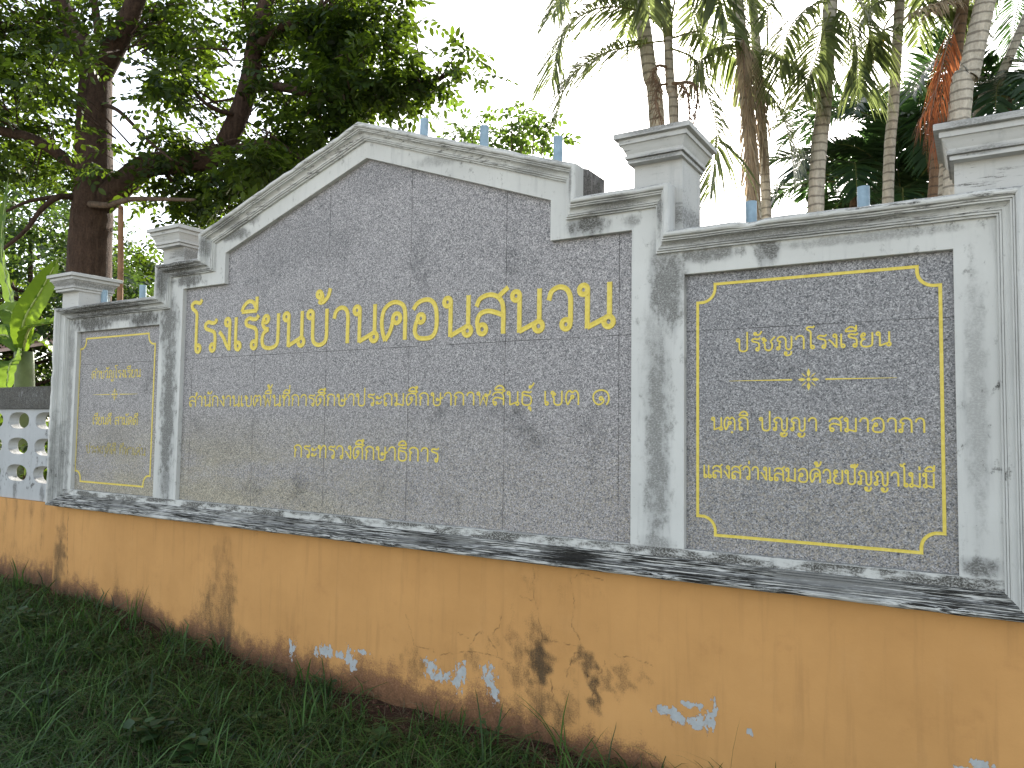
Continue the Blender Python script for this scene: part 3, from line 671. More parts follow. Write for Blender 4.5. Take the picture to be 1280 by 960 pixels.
def ribbon(pts, hw, y, closed=True, h=.002):
    V = []; F = []; n = len(pts); prof = [(-1, .0), (-.9, 1), (0, .45), (.9, 1), (1, .0)]
    for i in range(n):
        pc = np.array(pts[i]); d1 = pc-np.array(pts[i-1]); d2 = np.array(pts[(i+1) % n])-pc
        d1 /= np.linalg.norm(d1); d2 /= np.linalg.norm(d2)
        n1 = np.array([-d1[1], d1[0]]); n2 = np.array([-d2[1], d2[0]]); mm = (n1+n2)/max(.3, 1+n1@n2)
        for o, hh in prof:
            q = pc+mm*hw*o; V.append((q[0], y-.0004-hh*h, q[1]))
    for i in range(n):
        for j in range(4):
            a = i*5+j; c = ((i+1) % n)*5+j; F.append((a, c, c+1, a+1))
    return V, F
def border(x0, x1, z0, z1, parent):
    k = .074; s = .022; pts = []
    # each corner: a small square step, a concave quarter circle, a small square step
    for (cx, cz, sx, sz) in ((x0, z0, 1, 1), (x1, z0, -1, 1), (x1, z1, -1, -1), (x0, z1, 1, -1)):
        arc = [(cx+sx*(s+0), cz+sz*k)] + [(cx+sx*(s*.2+(k-s*.2)*0+ (k-s)*math.cos(a)*1.0 - (0) + s*.8-s*.0 - (0)), cz+sz*(s+(k-s)*math.sin(a))) for a in []]
        r = k-s
        q = [(cx, cz+sz*k), (cx+sx*s, cz+sz*k)]
        for i in range(1, 8):
            a = math.pi/2*i/8
            q.append((cx+sx*(s+r*math.sin(a)**1.15*.98), cz+sz*(k-r*(1-math.cos(a)**1.0)*.0-r*(1-math.cos(a)))))
        q += [(cx+sx*k, cz+sz*s), (cx+sx*k, cz)]
        if (sx*sz) > 0: pass
        else: q = q[::-1]
        pts += q if (sx > 0) == (sz > 0) else q
    V, F = ribbon(pts, .0062, G, True, .0016)
    return mk('gold_border', V, F, M_GOLD, parent)
border(1.866, 2.764, 1.050, 2.092, gp['rgt'])
border(-2.806, -1.898, 1.046, 2.090, gp['lft'])
def ornament(cx, cz, parent, half=.31):
    m_ = MB(); y = G-.0004
    def leaf(ang, r0, r1, wd):
        c, s = math.cos(ang), math.sin(ang); P = []
        for f, ww in ((0, .0), (.3, .8), (.55, 1), (.8, .5), (1, 0)):
            P.append((r0+(r1-r0)*f, ww*wd))
        up = [(a, b) for a, b in P]; dn = [(a, -b) for a, b in P[-2:0:-1]]
        L = [(cx+a*c-b*s, y-.0012, cz+a*s+b*c) for a, b in up+dn]
        L2 = [(q[0], y, q[2]) for q in L]; n = len(L)
        mid = (cx+(r0+r1)/2*c, y-.0004, cz+(r0+r1)/2*s)
        m_.add(L+L2+[mid], [(i, (i+1) % n, 2*n) for i in range(n)]+[(n+i, n+(i+1) % n, (i+1) % n, i) for i in range(n)])
    for k in range(4): leaf(k*math.pi/2, .010, .043 if k % 2 else .040, .0065)
    for k in range(4): leaf(math.pi/4+k*math.pi/2, .012, .038, .0022)
    n = 10
    m_.add([(cx+.0075*math.cos(6.283*i/n), y-.002, cz+.0075*math.sin(6.283*i/n)) for i in range(n)]+[(cx, y-.003, cz)], [(i, (i+1) % n, n) for i in range(n)])
    for sx in (-1, 1):
        a, b = cx+sx*.062, cx+sx*half
        m_.add([(a, y-.0016, cz-.003), (a, y-.0016, cz+.003), (b, y-.0016, cz+.0006), (b, y-.0016, cz-.0006), (a, y, cz-.003), (a, y, cz+.003), (b, y, cz+.0006), (b, y, cz-.0006)],
               [(0, 1, 2, 3), (0, 4, 5, 1), (1, 5, 6, 2), (2, 6, 7, 3), (3, 7, 4, 0)])
    return m_.obj('gold_ornament', M_GOLD, parent)
ornament(2.309, 1.684, gp['rgt']); ornament(-2.347, 1.676, gp['lft'], .27)

# ------------------------------------------------------------------ perimeter fence with oval openings, left (and its twin past the right end)
M_FENCE = plaster_mat('white_fence_plaster', [(-3.83, .92, .05, .12, .6), (-3.42, .92, .05, .12, .6), (-4.24, .92, .05, .12, .6), (-3.3, 1.25, .06, .25, .5)], .30, False, (.47, .485, .49))
M_COPDARK = plaster_mat('blackened_coping', [(-3.6, 1.68, .25, .1, .9), (-4.3, 1.66, .3, .1, .9)], 1.3, False, (.17, .168, .16))
def fence(x0, x1, label, hx):
    f = thing('perimeter_fence', ((x0+x1)/2, .13, 0), label, 'fence')
    holes = []
    x = hx
    zs = (1.483, 1.275, 1.058)
    ctrs = []
    while x < x1-.18: ctrs.append(x); x += .412
    x = hx-.412
    while x > x0+.18: ctrs.append(x); x -= .412
    for c in ctrs:
        for z in zs:
            L = []
            for i in range(28):
                a = 2*math.pi*i/28; ca, sa = math.cos(a), math.sin(a)
                L.append((c+.156*math.copysign(abs(ca)**.8, ca), z+.066*math.copysign(abs(sa)**.8, sa)))
            holes.append(L)
    plate('pierced_panel', [[(x0, .85), (x1, .85), (x1, 1.575), (x0, 1.575)]]+holes, .12, .20, M_FENCE, f, .004)
    m_ = MB(); m_.box(x0, x1, .10, .22, 1.577, 1.755); m_.obj('coping', M_COPDARK, f)
    xs_ = np.arange(x0, x1+.001, .02); zs_ = np.arange(-.15, .853, .02)
    X, Z = np.meshgrid(xs_, zs_); st = np.zeros_like(X)
    g0 = gz(xs_, np.full_like(xs_, .05))[None, :]
    for c in ctrs:
        for dx in (-.1, .06):
            st = np.maximum(st, .62*np.exp(-((X-c-dx)/.05)**2)*np.clip(1.1-(.85-Z)/.9, 0, 1))
    st = np.maximum(st, .8*np.clip(1-(Z-g0)/.42, 0, 1))
    V = np.stack([X, np.full_like(X, .10), Z], -1).reshape(-1, 3); n1, n2 = len(xs_), len(zs_)
    i2 = (np.arange(n2-1)[:, None]*n1+np.arange(n1-1)[None, :]).ravel()
    F = np.stack([i2, i2+1, i2+n1+1, i2+n1], 1); b_ = len(V)
    a0, a1, zt_ = xs_[0], xs_[-1], zs_[-1]
    V = np.concatenate([V, [(a0, .10, -.15), (a0, .22, -.15), (a0, .22, zt_), (a0, .10, zt_), (a1, .10, -.15), (a1, .22, -.15), (a1, .22, zt_), (a1, .10, zt_)]])
    F = np.concatenate([F, [(b_, b_+3, b_+2, b_+1), (b_+4, b_+5, b_+6, b_+7), (b_+1, b_+2, b_+6, b_+5), (b_+2, b_+3, b_+7, b_+6)]])
    z8 = np.zeros(8)
    mk('base', V, F, M_ORANGE, f, False, {'stain': np.concatenate([st.ravel(), z8]), 'dirt': np.concatenate([(np.clip(1-(Z-g0)/.25, 0, 1)).ravel(), z8]), 'peel': np.full(len(V), -.9), 'crack': np.zeros(len(V))})
    return f
fence(-11.0, -2.995, 'white fence pierced with rows of oval holes under a blackened coping, on an ochre base', -3.825)

fence(3.04, 10.6, 'pierced white fence running on past the right end of the sign wall', 3.875)

# ------------------------------------------------------------------ foliage materials
def leaf_mat(name, dark, light, trans, rough=.5, tmix=.45, varscale=1.6):
    t = NT(name); t.pos()
    r = t._geo.outputs['Random Per Island']
    n = t.noise(t.vec(1, 1, 1), varscale, 3)
    f = t.math('ADD', t.math('MULTIPLY', r, .6), t.math('MULTIPLY', n, .5), clamp=True)
    col = t.ramp(f, [(.2, dark), (.8, light)])
    t.done(col, rough, .35)
    tr = t.n('BsdfTranslucent'); tc = t.ramp(f, [(.25, tuple(c*.35 for c in trans)), (.5, tuple(c*.6 for c in trans)), (.85, trans)]); t.link(tc, tr.inputs[0])
    mx = t.n('MixShader'); mx.inputs[0].default_value = tmix
    t.link(t.bsdf.outputs[0], mx.inputs[1]); t.link(tr.outputs[0], mx.inputs[2]); t.link(mx.outputs[0], t.out.inputs[0])
    return t.mat
M_LEAF = leaf_mat('tree_leaves', (.005, .015, .005), (.026, .056, .012), (.16, .25, .016))
M_LEAF_FAR = leaf_mat('far_tree_leaves', (.012, .030, .009), (.038, .08, .02), (.10, .17, .025))
M_LEAF_SHRUB = leaf_mat('shrub_leaves', (.03, .07, .012), (.07, .14, .03), (.24, .38, .05))
M_PALM = leaf_mat('palm_leaflets', (.030, .045, .014), (.10, .125, .05), (.34, .42, .13), .45, .48)
M_PALM_DARK = leaf_mat('dark_palm_leaflets', (.012, .035, .018), (.035, .075, .03), (.10, .20, .05), .4, .35)
M_FROND_DRY = leaf_mat('dry_brown_leaflets', (.20, .155, .11), (.44, .36, .26), (.50, .38, .24), .8, .4)
M_FROND_RED = leaf_mat('rust_red_leaflets', (.15, .055, .028), (.36, .13, .055), (.46, .16, .06), .7, .45)
M_FROND_YEL = leaf_mat('yellow_leaflets', (.35, .20, .03), (.55, .36, .06), (.7, .45, .06), .7, .45)
M_BANANA = leaf_mat('banana_leaf', (.04, .10, .012), (.085, .17, .022), (.22, .34, .025), .35, .5)
M_GRASS = leaf_mat('grass_blades', (.008, .026, .008), (.075, .165, .034), (.085, .19, .035), .5, .3, 3)
M_STRAW = leaf_mat('dry_grass', (.10, .085, .05), (.22, .19, .11), (.12, .1, .05), .8, .3)
M_WEED = leaf_mat('weed_leaves', (.022, .055, .018), (.05, .105, .03), (.06, .13, .03), .45, .3)
def bark(name, a, b, ring=0.0, scale=6):
    t = NT(name); t.pos()
    n = t.noise(t.vec(7, 7, 1.6), scale*.5, 7, .7); f2 = t.noise(t.vec(1, 1, 1), 40, 5, .7)
    f = t.math('ADD', t.math('MULTIPLY', n, .7), t.math('MULTIPLY', f2, .35))
    col = t.ramp(f, [(.35, a), (.68, b)])
    if ring:
        wv = t.n('TexWave', wave_type='BANDS', bands_direction='Z'); t.link(t.vec(1, 1, 1), wv.inputs[0]); wv.inputs['Scale'].default_value = ring
        wv.inputs['Distortion'].default_value = 1.6; wv.inputs['Detail'].default_value = 3; wv.inputs['Detail Scale'].default_value = 2.5
        col = t.mix(t.math('MULTIPLY', t.step(wv.outputs['Fac'], .80, .97), .6), col, (.07, .06, .05))
    t.bump(f, .9, .03)
    return t.done(col, .9, .15)
M_BARK = bark('dark_tree_bark', (.020, .013, .010), (.085, .055, .040))
M_BARK_PALE = bark('pale_branch_bark', (.06, .045, .035), (.16, .12, .09))
M_PTRUNK = bark('ringed_palm_trunk', (.28, .26, .22), (.60, .56, .48), 3.6)
M_PTRUNK_RED = bark('reddish_palm_trunk', (.12, .075, .05), (.27, .19, .13), 3.6)
M_SHEATH = simple('palm_crownshaft', (.13, .15, .06), .5, .3, 14)
M_STALK = simple('dry_brown_stalk', (.20, .14, .10), .85, .35, 40)
M_RACHIS = simple('green_rachis', (.16, .17, .05), .55, .2, 20)

# ------------------------------------------------------------------ foliage builders (numpy)
def unit(v): return v/(np.linalg.norm(v, axis=-1, keepdims=True)+1e-9)
LEAFV = np.array([(0, 0, 0), (.30, .30, .04), (.68, .26, .02), (1, 0, -.06), (.68, -.26, .02), (.30, -.30, .04)])   # along, across, lift
def leaves(pos, dirn, up, L, W):
    """n leaflets -> vertices and two quads each, folded along the midrib"""
    n = len(pos); d = unit(dirn); s = unit(np.cross(d, up)); u = np.cross(s, d)
    L = np.broadcast_to(L, (n,)); W = np.broadcast_to(W, (n,))
    V = pos[:, None, :] + d[:, None, :]*(LEAFV[None, :, 0:1]*L[:, None, None]) + s[:, None, :]*(LEAFV[None, :, 1:2]*W[:, None, None]) + u[:, None, :]*(LEAFV[None, :, 2:3]*L[:, None, None])
    b = (np.arange(n)*6)[:, None]
    F = np.concatenate([b+np.array([[0, 1, 2, 3]]), b+np.array([[0, 3, 4, 5]])], 1).reshape(-1, 4)
    return V.reshape(-1, 3), F
def compound(centres, leaflet, nl=9, span=.34, droop=.5):
    """pinnate leaves hanging round the given points"""
    n = len(centres)
    az = rng.uniform(0, 2*np.pi, n); el = rng.normal(-.15, .35, n)
    D = np.stack([np.cos(az)*np.cos(el), np.sin(az)*np.cos(el), np.sin(el)], 1)
    P = []; DD = []; UU = []; LL = []
    S = unit(np.cross(D, np.array([0, 0, 1.]))); U = np.cross(S, D)
    roll = rng.normal(0, .5, n)[:, None]; S2 = S*np.cos(roll)+U*np.sin(roll); U2 = np.cross(S2, D)
    sp = span*rng.uniform(.7, 1.2, n)[:, None]
    for k in range(nl):
        f = (k//2+1)/((nl+1)/2); side = 0 if k == nl-1 else (1 if k % 2 else -1)
        p = centres+D*sp*f-np.array([0, 0, 1.])*(droop*sp*f*f*.45)
        d = D*(.45 if side else 1)+S2*side*.9+np.array([0, 0, -.35])+rng.normal(0, .13, (n, 3))
        P.append(p); DD.append(d); UU.append(U2+rng.normal(0, .2, (n, 3))); LL.append(leaflet*rng.uniform(.75, 1.2, n)*(1 if k > 1 else .8))
    P = np.concatenate(P); DD = np.concatenate(DD); UU = np.concatenate(UU); LL = np.concatenate(LL)
    return leaves(P, DD, UU, LL, LL*.80)
def join(parts):
    V = []; F = []; b = 0
    for v, f in parts:
        V.append(v); F.append(f+b); b += len(v)
    return np.concatenate(V), np.concatenate(F)
def blob_points(blobs, dsig):
    out = []
    for (u, v, ru, rv, n, d) in blobs:
        # clumps inside each mass so that gaps stay between them
        n = int(n*.95); k = max(2, n//22)
        cu = u+rng.normal(0, .5, k)*ru; cv = v+rng.normal(0, .5, k)*rv; cd = d+rng.normal(0, dsig, k)
        for a, b, c in zip(cu, cv, cd):
            q = at(a, b, c); out.append(q+rng.normal(0, 1, (n//k, 3))*np.array([.17, .17, .12])*(c/10))
    return np.concatenate(out)

# ------------------------------------------------------------------ the big tree on the left
TD = 10.0
base_z = .05
def wig(P, n=7): return spline(P, n)
tp = at(113, 340, TD)
big = thing('broadleaf_tree', (tp[0], tp[1], base_z), 'big dark trunked broadleaf tree spreading over the gable of the sign wall', 'tree', 'trees behind the wall')
tk = MB()
root = np.array([tp[0]-.02, tp[1], base_z])
tk.tube(wig([root, root+(0, 0, .5), at(110, 380, TD), at(113, 300, TD), at(117, 240, TD), at(118, 150, TD+.1), at(120, 95, TD+.2)]), np.interp(np.linspace(0, 1, 43), [0, .15, .4, .62, .8, 1], [.42, .30, .265, .25, .215, .20]), 16)
tk.tube(wig([at(120, 100, TD+.2), at(108, 70, TD+.3), at(85, 25, TD+.4), at(60, -40, TD+.6), at(30, -150, TD+.8)]), np.linspace(.18, .09, 29), 12)
tk.tube(wig([at(120, 100, TD+.2), at(138, 70, TD), at(160, 25, TD-.2), at(185, -40, TD-.4), at(230, -150, TD-.6)]), np.linspace(.16, .08, 29), 12)
tk.tube(wig([at(126, 60, TD+.2), at(121, 25, TD+.2), at(112, -40, TD+.2)]), np.linspace(.07, .04, 15), 8)
tko = tk.obj('trunk', M_BARK, big, True)
def limb(P, r0, r1, mat=M_BARK, n=10):
    q = wig(P); k = MB(); k.tube(q, np.linspace(r0, r1, len(q)), n); return k.obj('limb', mat, big, True)
limb([at(118, 262, TD), at(150, 234, TD-.1), at(185, 207, TD-.2), at(235, 203, TD-.4), at(272, 192, TD-.5), at(296, 150, TD-.5), at(312, 100, TD-.5), at(320, 50, TD-.5), at(338, -20, TD-.5), at(350, -120, TD-.4)], .17, .085)
limb([at(268, 195, TD-.5), at(300, 185, TD-.7), at(340, 178, TD-1), at(380, 200, TD-1.2)], .07, .025)
limb([at(308, 112, TD-.5), at(345, 108, TD-.8), at(395, 118, TD-1.0), at(450, 123, TD-1.2), at(520, 112, TD-1.3), at(575, 85, TD-1.3)], .065, .018)
limb([at(318, 60, TD-.5), at(360, 30, TD-.9), at(420, 10, TD-1.1), at(480, -20, TD-1.2)], .06, .02)
limb([at(112, 255, TD-.2), at(135, 256, TD-.45), at(165, 249, TD-.6), at(205, 249, TD-.7), at(245, 250, TD-.8)], .045, .02, M_BARK_PALE, 8)
limb([at(105, 222, TD), at(70, 190, TD-.2), at(35, 172, TD-.4), at(-10, 160, TD-.6), at(-80, 130, TD-.8)], .085, .05)
limb([at(108, 250, TD), at(75, 246, TD-.3), at(52, 262, TD-.4), at(30, 290, TD-.5), at(-5, 318, TD-.6)], .045, .02)
limb([at(70, 246, TD-.3), at(35, 252, TD-.5), at(0, 268, TD-.7)], .03, .012)
limb([at(128, 130, TD), at(150, 140, TD-.6), at(185, 175, TD-1), at(215, 200, TD-1.3)], .03, .012)
limb([at(300, 145, TD-.5), at(265, 135, TD-.9), at(240, 110, TD-1.0), at(215, 70, TD-1.2)], .03, .012)
limb([at(310, 120, TD-.5), at(282, 125, TD-.1), at(240, 132, TD+.1)], .022, .01)
BL = [ # u, v, ru, rv, compound leaves, distance
 (20, 25, 50, 45, 170, 9.4), (65, 60, 40, 50, 110, 10.8), (15, 105, 36, 45, 170, 9.6), (55, 135, 40, 36, 110, 10.6), (20, 195, 36, 26, 70, 9.8), (78, 215, 26, 16, 20, 9.5), (60, 100, 30, 25, 50, 9.0),
 (150, 15, 26, 18, 60, 10.8), (205, 20, 45, 40, 150, 10.2), (248, 60, 36, 50, 150, 9.9), (212, 105, 34, 32, 95, 9.4), (230, 160, 36, 26, 80, 9.3), (105, 150, 14, 24, 14, 9.2), (118, 205, 16, 22, 16, 9.3), (100, 60, 20, 20, 30, 9.0),
 (170, 212, 22, 16, 22, 10.5), (215, 232, 40, 14, 55, 10.3), (262, 120, 22, 40, 45, 10.4),
 (345, 35, 34, 50, 170, 9.9), (395, 50, 40, 48, 200, 9.3), (352, 130, 30, 40, 120, 9.6), (298, 238, 40, 22, 190, 9.8), (345, 205, 40, 30, 230, 9.4), (390, 178, 34, 26, 180, 9.2), (415, 120, 38, 36, 180, 9.1), (445, 65, 38, 38, 170, 9.0),
 (250, 258, 30, 18, 110, 10.2), (238, 280, 16, 12, 20, 10.2), (425, 20, 44, 30, 130, 9.2), (485, 22, 32, 20, 80, 9.0), (460, 110, 32, 30, 110, 9.0), (505, 95, 32, 26, 85, 8.8), (545, 75, 24, 16, 42, 8.7), (575, 88, 16, 14, 24, 8.7), (430, 148, 30, 10, 50, 9.0), (490, 60, 24, 20, 40, 8.9), (300, 30, 20, 24, 40, 10.4), (320, 190, 22, 18, 60, 8.6),
 # outside the picture: the rest of the crown
 (-90, 60, 80, 130, 260, 9.6), (60, -110, 160, 60, 300, 10.4), (300, -120, 160, 60, 300, 9.8), (-60, -150, 120, 120, 200, 10.5), (470, -90, 80, 40, 150, 9)]
pts = blob_points(BL, .45)
V, F = compound(pts, .105, 9, .32)
mk('crown', V, F, M_LEAF, big)
# fine twigs from the limbs out into the leaf clumps
tw = MB(); anchors = [at(*a) for a in [(118, 150, TD), (150, 60, TD-.1), (90, 40, TD+.3), (300, 150, TD-.5), (315, 80, TD-.5), (272, 192, TD-.5), (200, 205, TD-.3), (60, 186, TD-.2), (395, 118, TD-1), (460, 122, TD-1.2), (400, 15, TD-1), (530, 108, TD-1.3), (340, 178, TD-1), (20, 165, TD-.5)]]
for q in pts[rng.choice(len(pts), 420, replace=False)]:
    a = min(anchors, key=lambda p: np.linalg.norm(p-q))
    a = a+(q-a)*rng.uniform(0.0, .45)+rng.normal(0, .05, 3)
    if np.linalg.norm(a-q) > 2.2: continue
    mid = (a+q)/2+rng.normal(0, .09, 3)+np.array([0, 0, .06])
    tw.tube([a, mid, q], [.012, .008, .004], 5, False)
tw.obj('twigs', M_BARK, big)

# ------------------------------------------------------------------ background trees
def small_tree(name, label, u, v_top, d, width, height, n, mat, lsize, trunk_r=.12, base_frac=.35, group='trees behind the wall', seed=0):
    c = at(u, v_top, d); z0 = 0.0
    t = thing(name, (c[0], c[1], z0), label, 'tree', group)
    k = MB(); top = c[2]
    k.tube(spline([(c[0], c[1], z0), (c[0]+.1, c[1], top*.3), (c[0]-.05, c[1]+.1, top*.6), (c[0], c[1], top*.9)], 6), np.linspace(trunk_r, trunk_r*.25, 19), 8)
    for j in range(9):
        a = rng.uniform(0, 6.28); z = top*rng.uniform(base_frac, .75); r = width*rng.uniform(.3, .5)
        k.tube([(c[0], c[1], z), (c[0]+.5*r*math.cos(a), c[1]+.5*r*math.sin(a), z+.2*r), (c[0]+r*math.cos(a), c[1]+r*math.sin(a), z+.5*r)], [trunk_r*.35, trunk_r*.2, trunk_r*.08], 6)
    k.obj('trunk', M_BARK, t, True)
    ncl = max(8, n//40); P = []
    for j in range(ncl):
        a = rng.uniform(0, 6.28); hz = rng.uniform(base_frac, 1.0); prof = math.sin(math.pi*min(1, (hz-base_frac)/(1.04-base_frac)*.8+.2))
        r = width*.5*prof*math.sqrt(rng.uniform(.15, 1))
        q = np.array([c[0]+r*math.cos(a), c[1]+r*math.sin(a), top*hz])
        P.append(q+rng.normal(0, 1, (n//ncl, 3))*np.array([.09, .09, .06])*width)
    P = np.concatenate(P)
    V, F = compound(P, lsize, 7, lsize*3.0)
    mk('crown', V, F, mat, t)
small_tree('broadleaf_tree', 'sunlit yellow green tree seen left of the big trunk, behind the banana plant', 40, 235, 17, 5.0, 0, 1500, M_LEAF_FAR, .16, .14, .30)
small_tree('broadleaf_tree', 'shaded tree filling the gap right of the big trunk, beyond the wooden pole', 185, 318, 20, 5.0, 0, 900, M_LEAF, .16, .12, .2)
small_tree('broadleaf_tree', 'dense dark tree at the left edge of the photo, low behind the banana leaves', -25, 290, 20, 6.5, 0, 1500, M_LEAF, .18, .16, .15)
small_tree('broadleaf_tree', 'far dark tree standing low behind the big trunk', 95, 300, 27, 7, 0, 1200, M_LEAF, .2, .16, .12)
small_tree('broadleaf_tree', 'tall loose far tree whose top shows left of the big trunk', 20, 180, 30, 8, 0, 1500, M_LEAF_FAR, .22, .2, .4)
small_tree('broadleaf_tree', 'broad tree beyond the right end of the sign wall, just outside the photo', 1560, 200, 22, 7, 0, 1300, M_LEAF, .2, .16, .15)
small_tree('broadleaf_tree', 'low dense tree far right, outside the photo behind the right fence', 1420, 330, 26, 8, 0, 1300, M_LEAF, .2, .16, .1)
# young tree whose tips look over the gable
yt = at(640, 175, 7.2)
young = thing('young_tree', (yt[0], yt[1], 0), 'young tree with round bright green leaves just peeping over the right slope of the gable', 'tree')
k = MB()
tips = [(575, 165), (600, 168), (625, 160), (640, 150), (655, 152), (668, 158), (648, 172), (566, 162), (588, 160), (680, 170), (632, 178), (660, 176), (650, 145)]
P = []
for (u, v) in tips:
    q = at(u, v, 7.2+rng.normal(0, .2)); r0 = np.array([yt[0]-.12*(620-u)/100, yt[1], 2.1])
    k.tube(spline([(yt[0], yt[1], 0), r0+rng.normal(0, .05, 3), q], 6), np.linspace(.022, .004, 13), 6)
    P.append(q+rng.normal(0, 1, (11, 3))*.075); P.append((q*.6+r0*.4)+rng.normal(0, 1, (8, 3))*.09)
k.obj('stem', M_BARK_PALE, young, True)
P = np.concatenate(P); V, F = compound(P, .072, 7, .17); mk('leaves', V, F, M_LEAF_SHRUB, young)

for x_, y_, lab in ((-4.75, .78, 'dark bush pressed close behind the pierced fence, nearest the sign wall'), (-5.9, 1.15, 'dark bush second from the sign wall, behind the pierced fence'), (-7.3, 1.6, 'dark bush farthest from the sign wall, behind the pierced fence')):
    hd = thing('bush', (x_, y_, 0), lab, 'bush', 'bushes behind the fence'); k = MB()
    for j in range(9):
        a = rng.uniform(0, 6.28); k.tube([(x_, y_, 0), (x_+.25*math.cos(a), y_+.2*math.sin(a), .5), (x_+.6*math.cos(a), y_+.35*math.sin(a), 1.1)], [.02, .014, .005], 6)
    k.obj('stems', M_BARK, hd); P = np.array([x_, y_, .80])+rng.normal(0, 1, (380, 3))*np.array([.40, .24, .33]); P[:, 2] = np.clip(P[:, 2], .1, 1.5)
    V, F = compound(P, .085, 7, .2); V[:, 1] = np.maximum(V[:, 1], .3); mk('leaves', V, F, M_LEAF, hd)

# ------------------------------------------------------------------ palms
def frond_geo(path, ll=.40, lw=.024, n=48, droop=.55, spread=1.0, start=.16, vee=.35, taper=True):
    """rachis tube plus narrow drooping leaflets on both sides"""
    q = np.array(spline(path, 8)); seg = np.linalg.norm(np.diff(q, axis=0), axis=1); s = np.concatenate([[0], np.cumsum(seg)]); L = s[-1]
    f = np.linspace(start, .995, n)
    P = np.stack([np.interp(f*L, s, q[:, i]) for i in range(3)], 1)
    T = unit(np.stack([np.interp(np.clip(f*L+.03, 0, L), s, q[:, i])-np.interp(np.clip(f*L-.03, 0, L), s, q[:, i]) for i in range(3)], 1))
    S = unit(np.cross(T, np.array([0, 0, 1.])+rng.normal(0, .02, 3))); U = np.cross(S, T)
    Vs = []; Fs = []
    prof = np.array([(0, .35), (.25, 1), (.6, .75), (.85, .35), (1, .03)])
    for side in (-1, 1):
        d = S*side*spread+T*(.45+.5*f[:, None])+U*vee+rng.normal(0, .10, (n, 3)); d = unit(d)
        ln = ll*np.interp(f, [start, .3, .6, .9, 1], [.55, .95, 1, .65, .4])*rng.uniform(.85, 1.1, n)
        w = np.cross(d, U); w = unit(w)
        b = np.arange(n)*10
        V = np.zeros((n, 5, 2, 3))
        for k, (a, ww) in enumerate(prof):
            c = P+d*(ln*a)[:, None]; c[:, 2] -= droop*ln*a*a*rng.uniform(.8, 1.2, n)
            for j, sg in enumerate((-1, 1)): V[:, k, j] = c+w*(sg*ww*lw*.5)
        F = np.concatenate([(b[:, None]+np.array([[2*k, 2*k+1, 2*k+3, 2*k+2]])) for k in range(4)], 0)
        Vs.append(V.reshape(-1, 3)); Fs.append(F)
    V, F = join(list(zip(Vs, Fs)))
    k = MB(); k.tube(list(q), np.linspace(.011, .0025, len(q)), 5, False)
    rv = np.array(k.V); rf = np.array(k.F)
    return (V, F), (rv, rf)
def frond(path, parent, mat=M_PALM, rmat=M_RACHIS, name='frond', **kw):
    lg, rg = frond_geo(path, **kw)
    o = mk(name, lg[0], lg[1], mat, parent)
    mk('rachis', rg[0], rg[1], rmat, o)
    return o
def arch(c, az, el, L, sag):
    """path of a frond leaving the crown at azimuth az, elevation el, bending over"""
    p = [np.array(c, float)]; e = el
    for k in range(5):
        p.append(p[-1]+L/5*np.array([math.cos(az)*math.cos(e), math.sin(az)*math.cos(e), math.sin(e)])); e -= sag/5*(1+.25*k)
    return p
def palm(label, pts, d, r, top_extra, nf, L, mat=M_PTRUNK, lmat=M_PALM, sheath=True, shaft=.55, fronds=(), el=(.15, 1.2), sag=1.9, az0=None, name='palm_tree', **kw):
    """pts: two or more points of the trunk read from the photograph, bottom first"""
    W = [at(u, v, d) for u, v in pts]
    dirn = W[0]-W[1]; dirn = dirn/abs(dirn[2])
    bot = W[0]+dirn*(W[0][2]-0.0)*np.array([.35, .35, 1.0]); bot[2] = 0.0
    up = unit(W[-1]-W[-2]); top = W[-1]+up*top_extra
    t = thing(name, (bot[0], bot[1], 0), label, 'palm', 'slender palms behind the wall')
    P = spline([bot]+W+([top] if top_extra > .05 else []), 24)
    # ring scars are real steps in the trunk radius
    rr = []; acc = 0
    for i, p in enumerate(P):
        f = i/(len(P)-1); rr.append(r*(1.12-.22*f)*(1+(.035 if i % 3 == 0 else -.012)))
    k = MB(); k.tube(P, rr, 14); k.obj('trunk', mat, t, True)
    c = P[-1]
    if sheath:
        s = MB(); s.tube([c-up*.02, c+up*shaft*.3, c+up*shaft*.8, c+up*shaft], [r*1.05, r*1.12, r*.75, r*.35], 12); s.obj('crownshaft', M_SHEATH, t, True); c = c+up*shaft*.85
    for i in range(nf):
        az = i*2.399+rng.uniform(-.25, .25) if az0 is None else az0[0]+(az0[1]-az0[0])*i/max(1, nf-1)+rng.uniform(-.15, .15)
        frond(arch(c, az, rng.uniform(*el), L*rng.uniform(.85, 1.1), sag*rng.uniform(.8, 1.15)), t, lmat, **kw)
    return t, c
p1, c1 = palm('tall palm rising behind the left side of the middle pier, trunk leaning left', [(822, 172), (812, 90), (800, 0)], 7.5, 0.0714, .75, 8, 1.8)
p2, c2 = palm('short thin palm with brown hanging flower stalks, behind the middle pier', [(843, 165), (838, 110), (835, 45)], 7.2, 0.0447, .0, 6, 1.5, shaft=.45)
for path in ([(838, 40, 7.2), (793, 12, 7.2), (741, 12, 7.1), (705, 42, 7.0), (689, 100, 6.9)], [(838, 50, 7.2), (795, 56, 7.1), (752, 68, 7.0), (712, 98, 6.95), (694, 152, 6.9)], [(838, 60, 7.1), (868, 75, 6.9), (884, 115, 6.8), (896, 170, 6.75), (888, 240, 6.7)],
             [(838, 48, 7.3), (880, 40, 7.6), (920, 70, 7.9), (945, 120, 8.1)], [(838, 30, 7.2), (780, -20, 7.2), (720, -30, 7.0), (690, 20, 6.8)], [(838, 30, 7.2), (850, -20, 7.0), (880, -30, 6.6), (910, 30, 6.3)]):
    frond([at(*q) for q in path], p2, M_PALM, ll=.52, lw=.027, n=60, droop=.75)
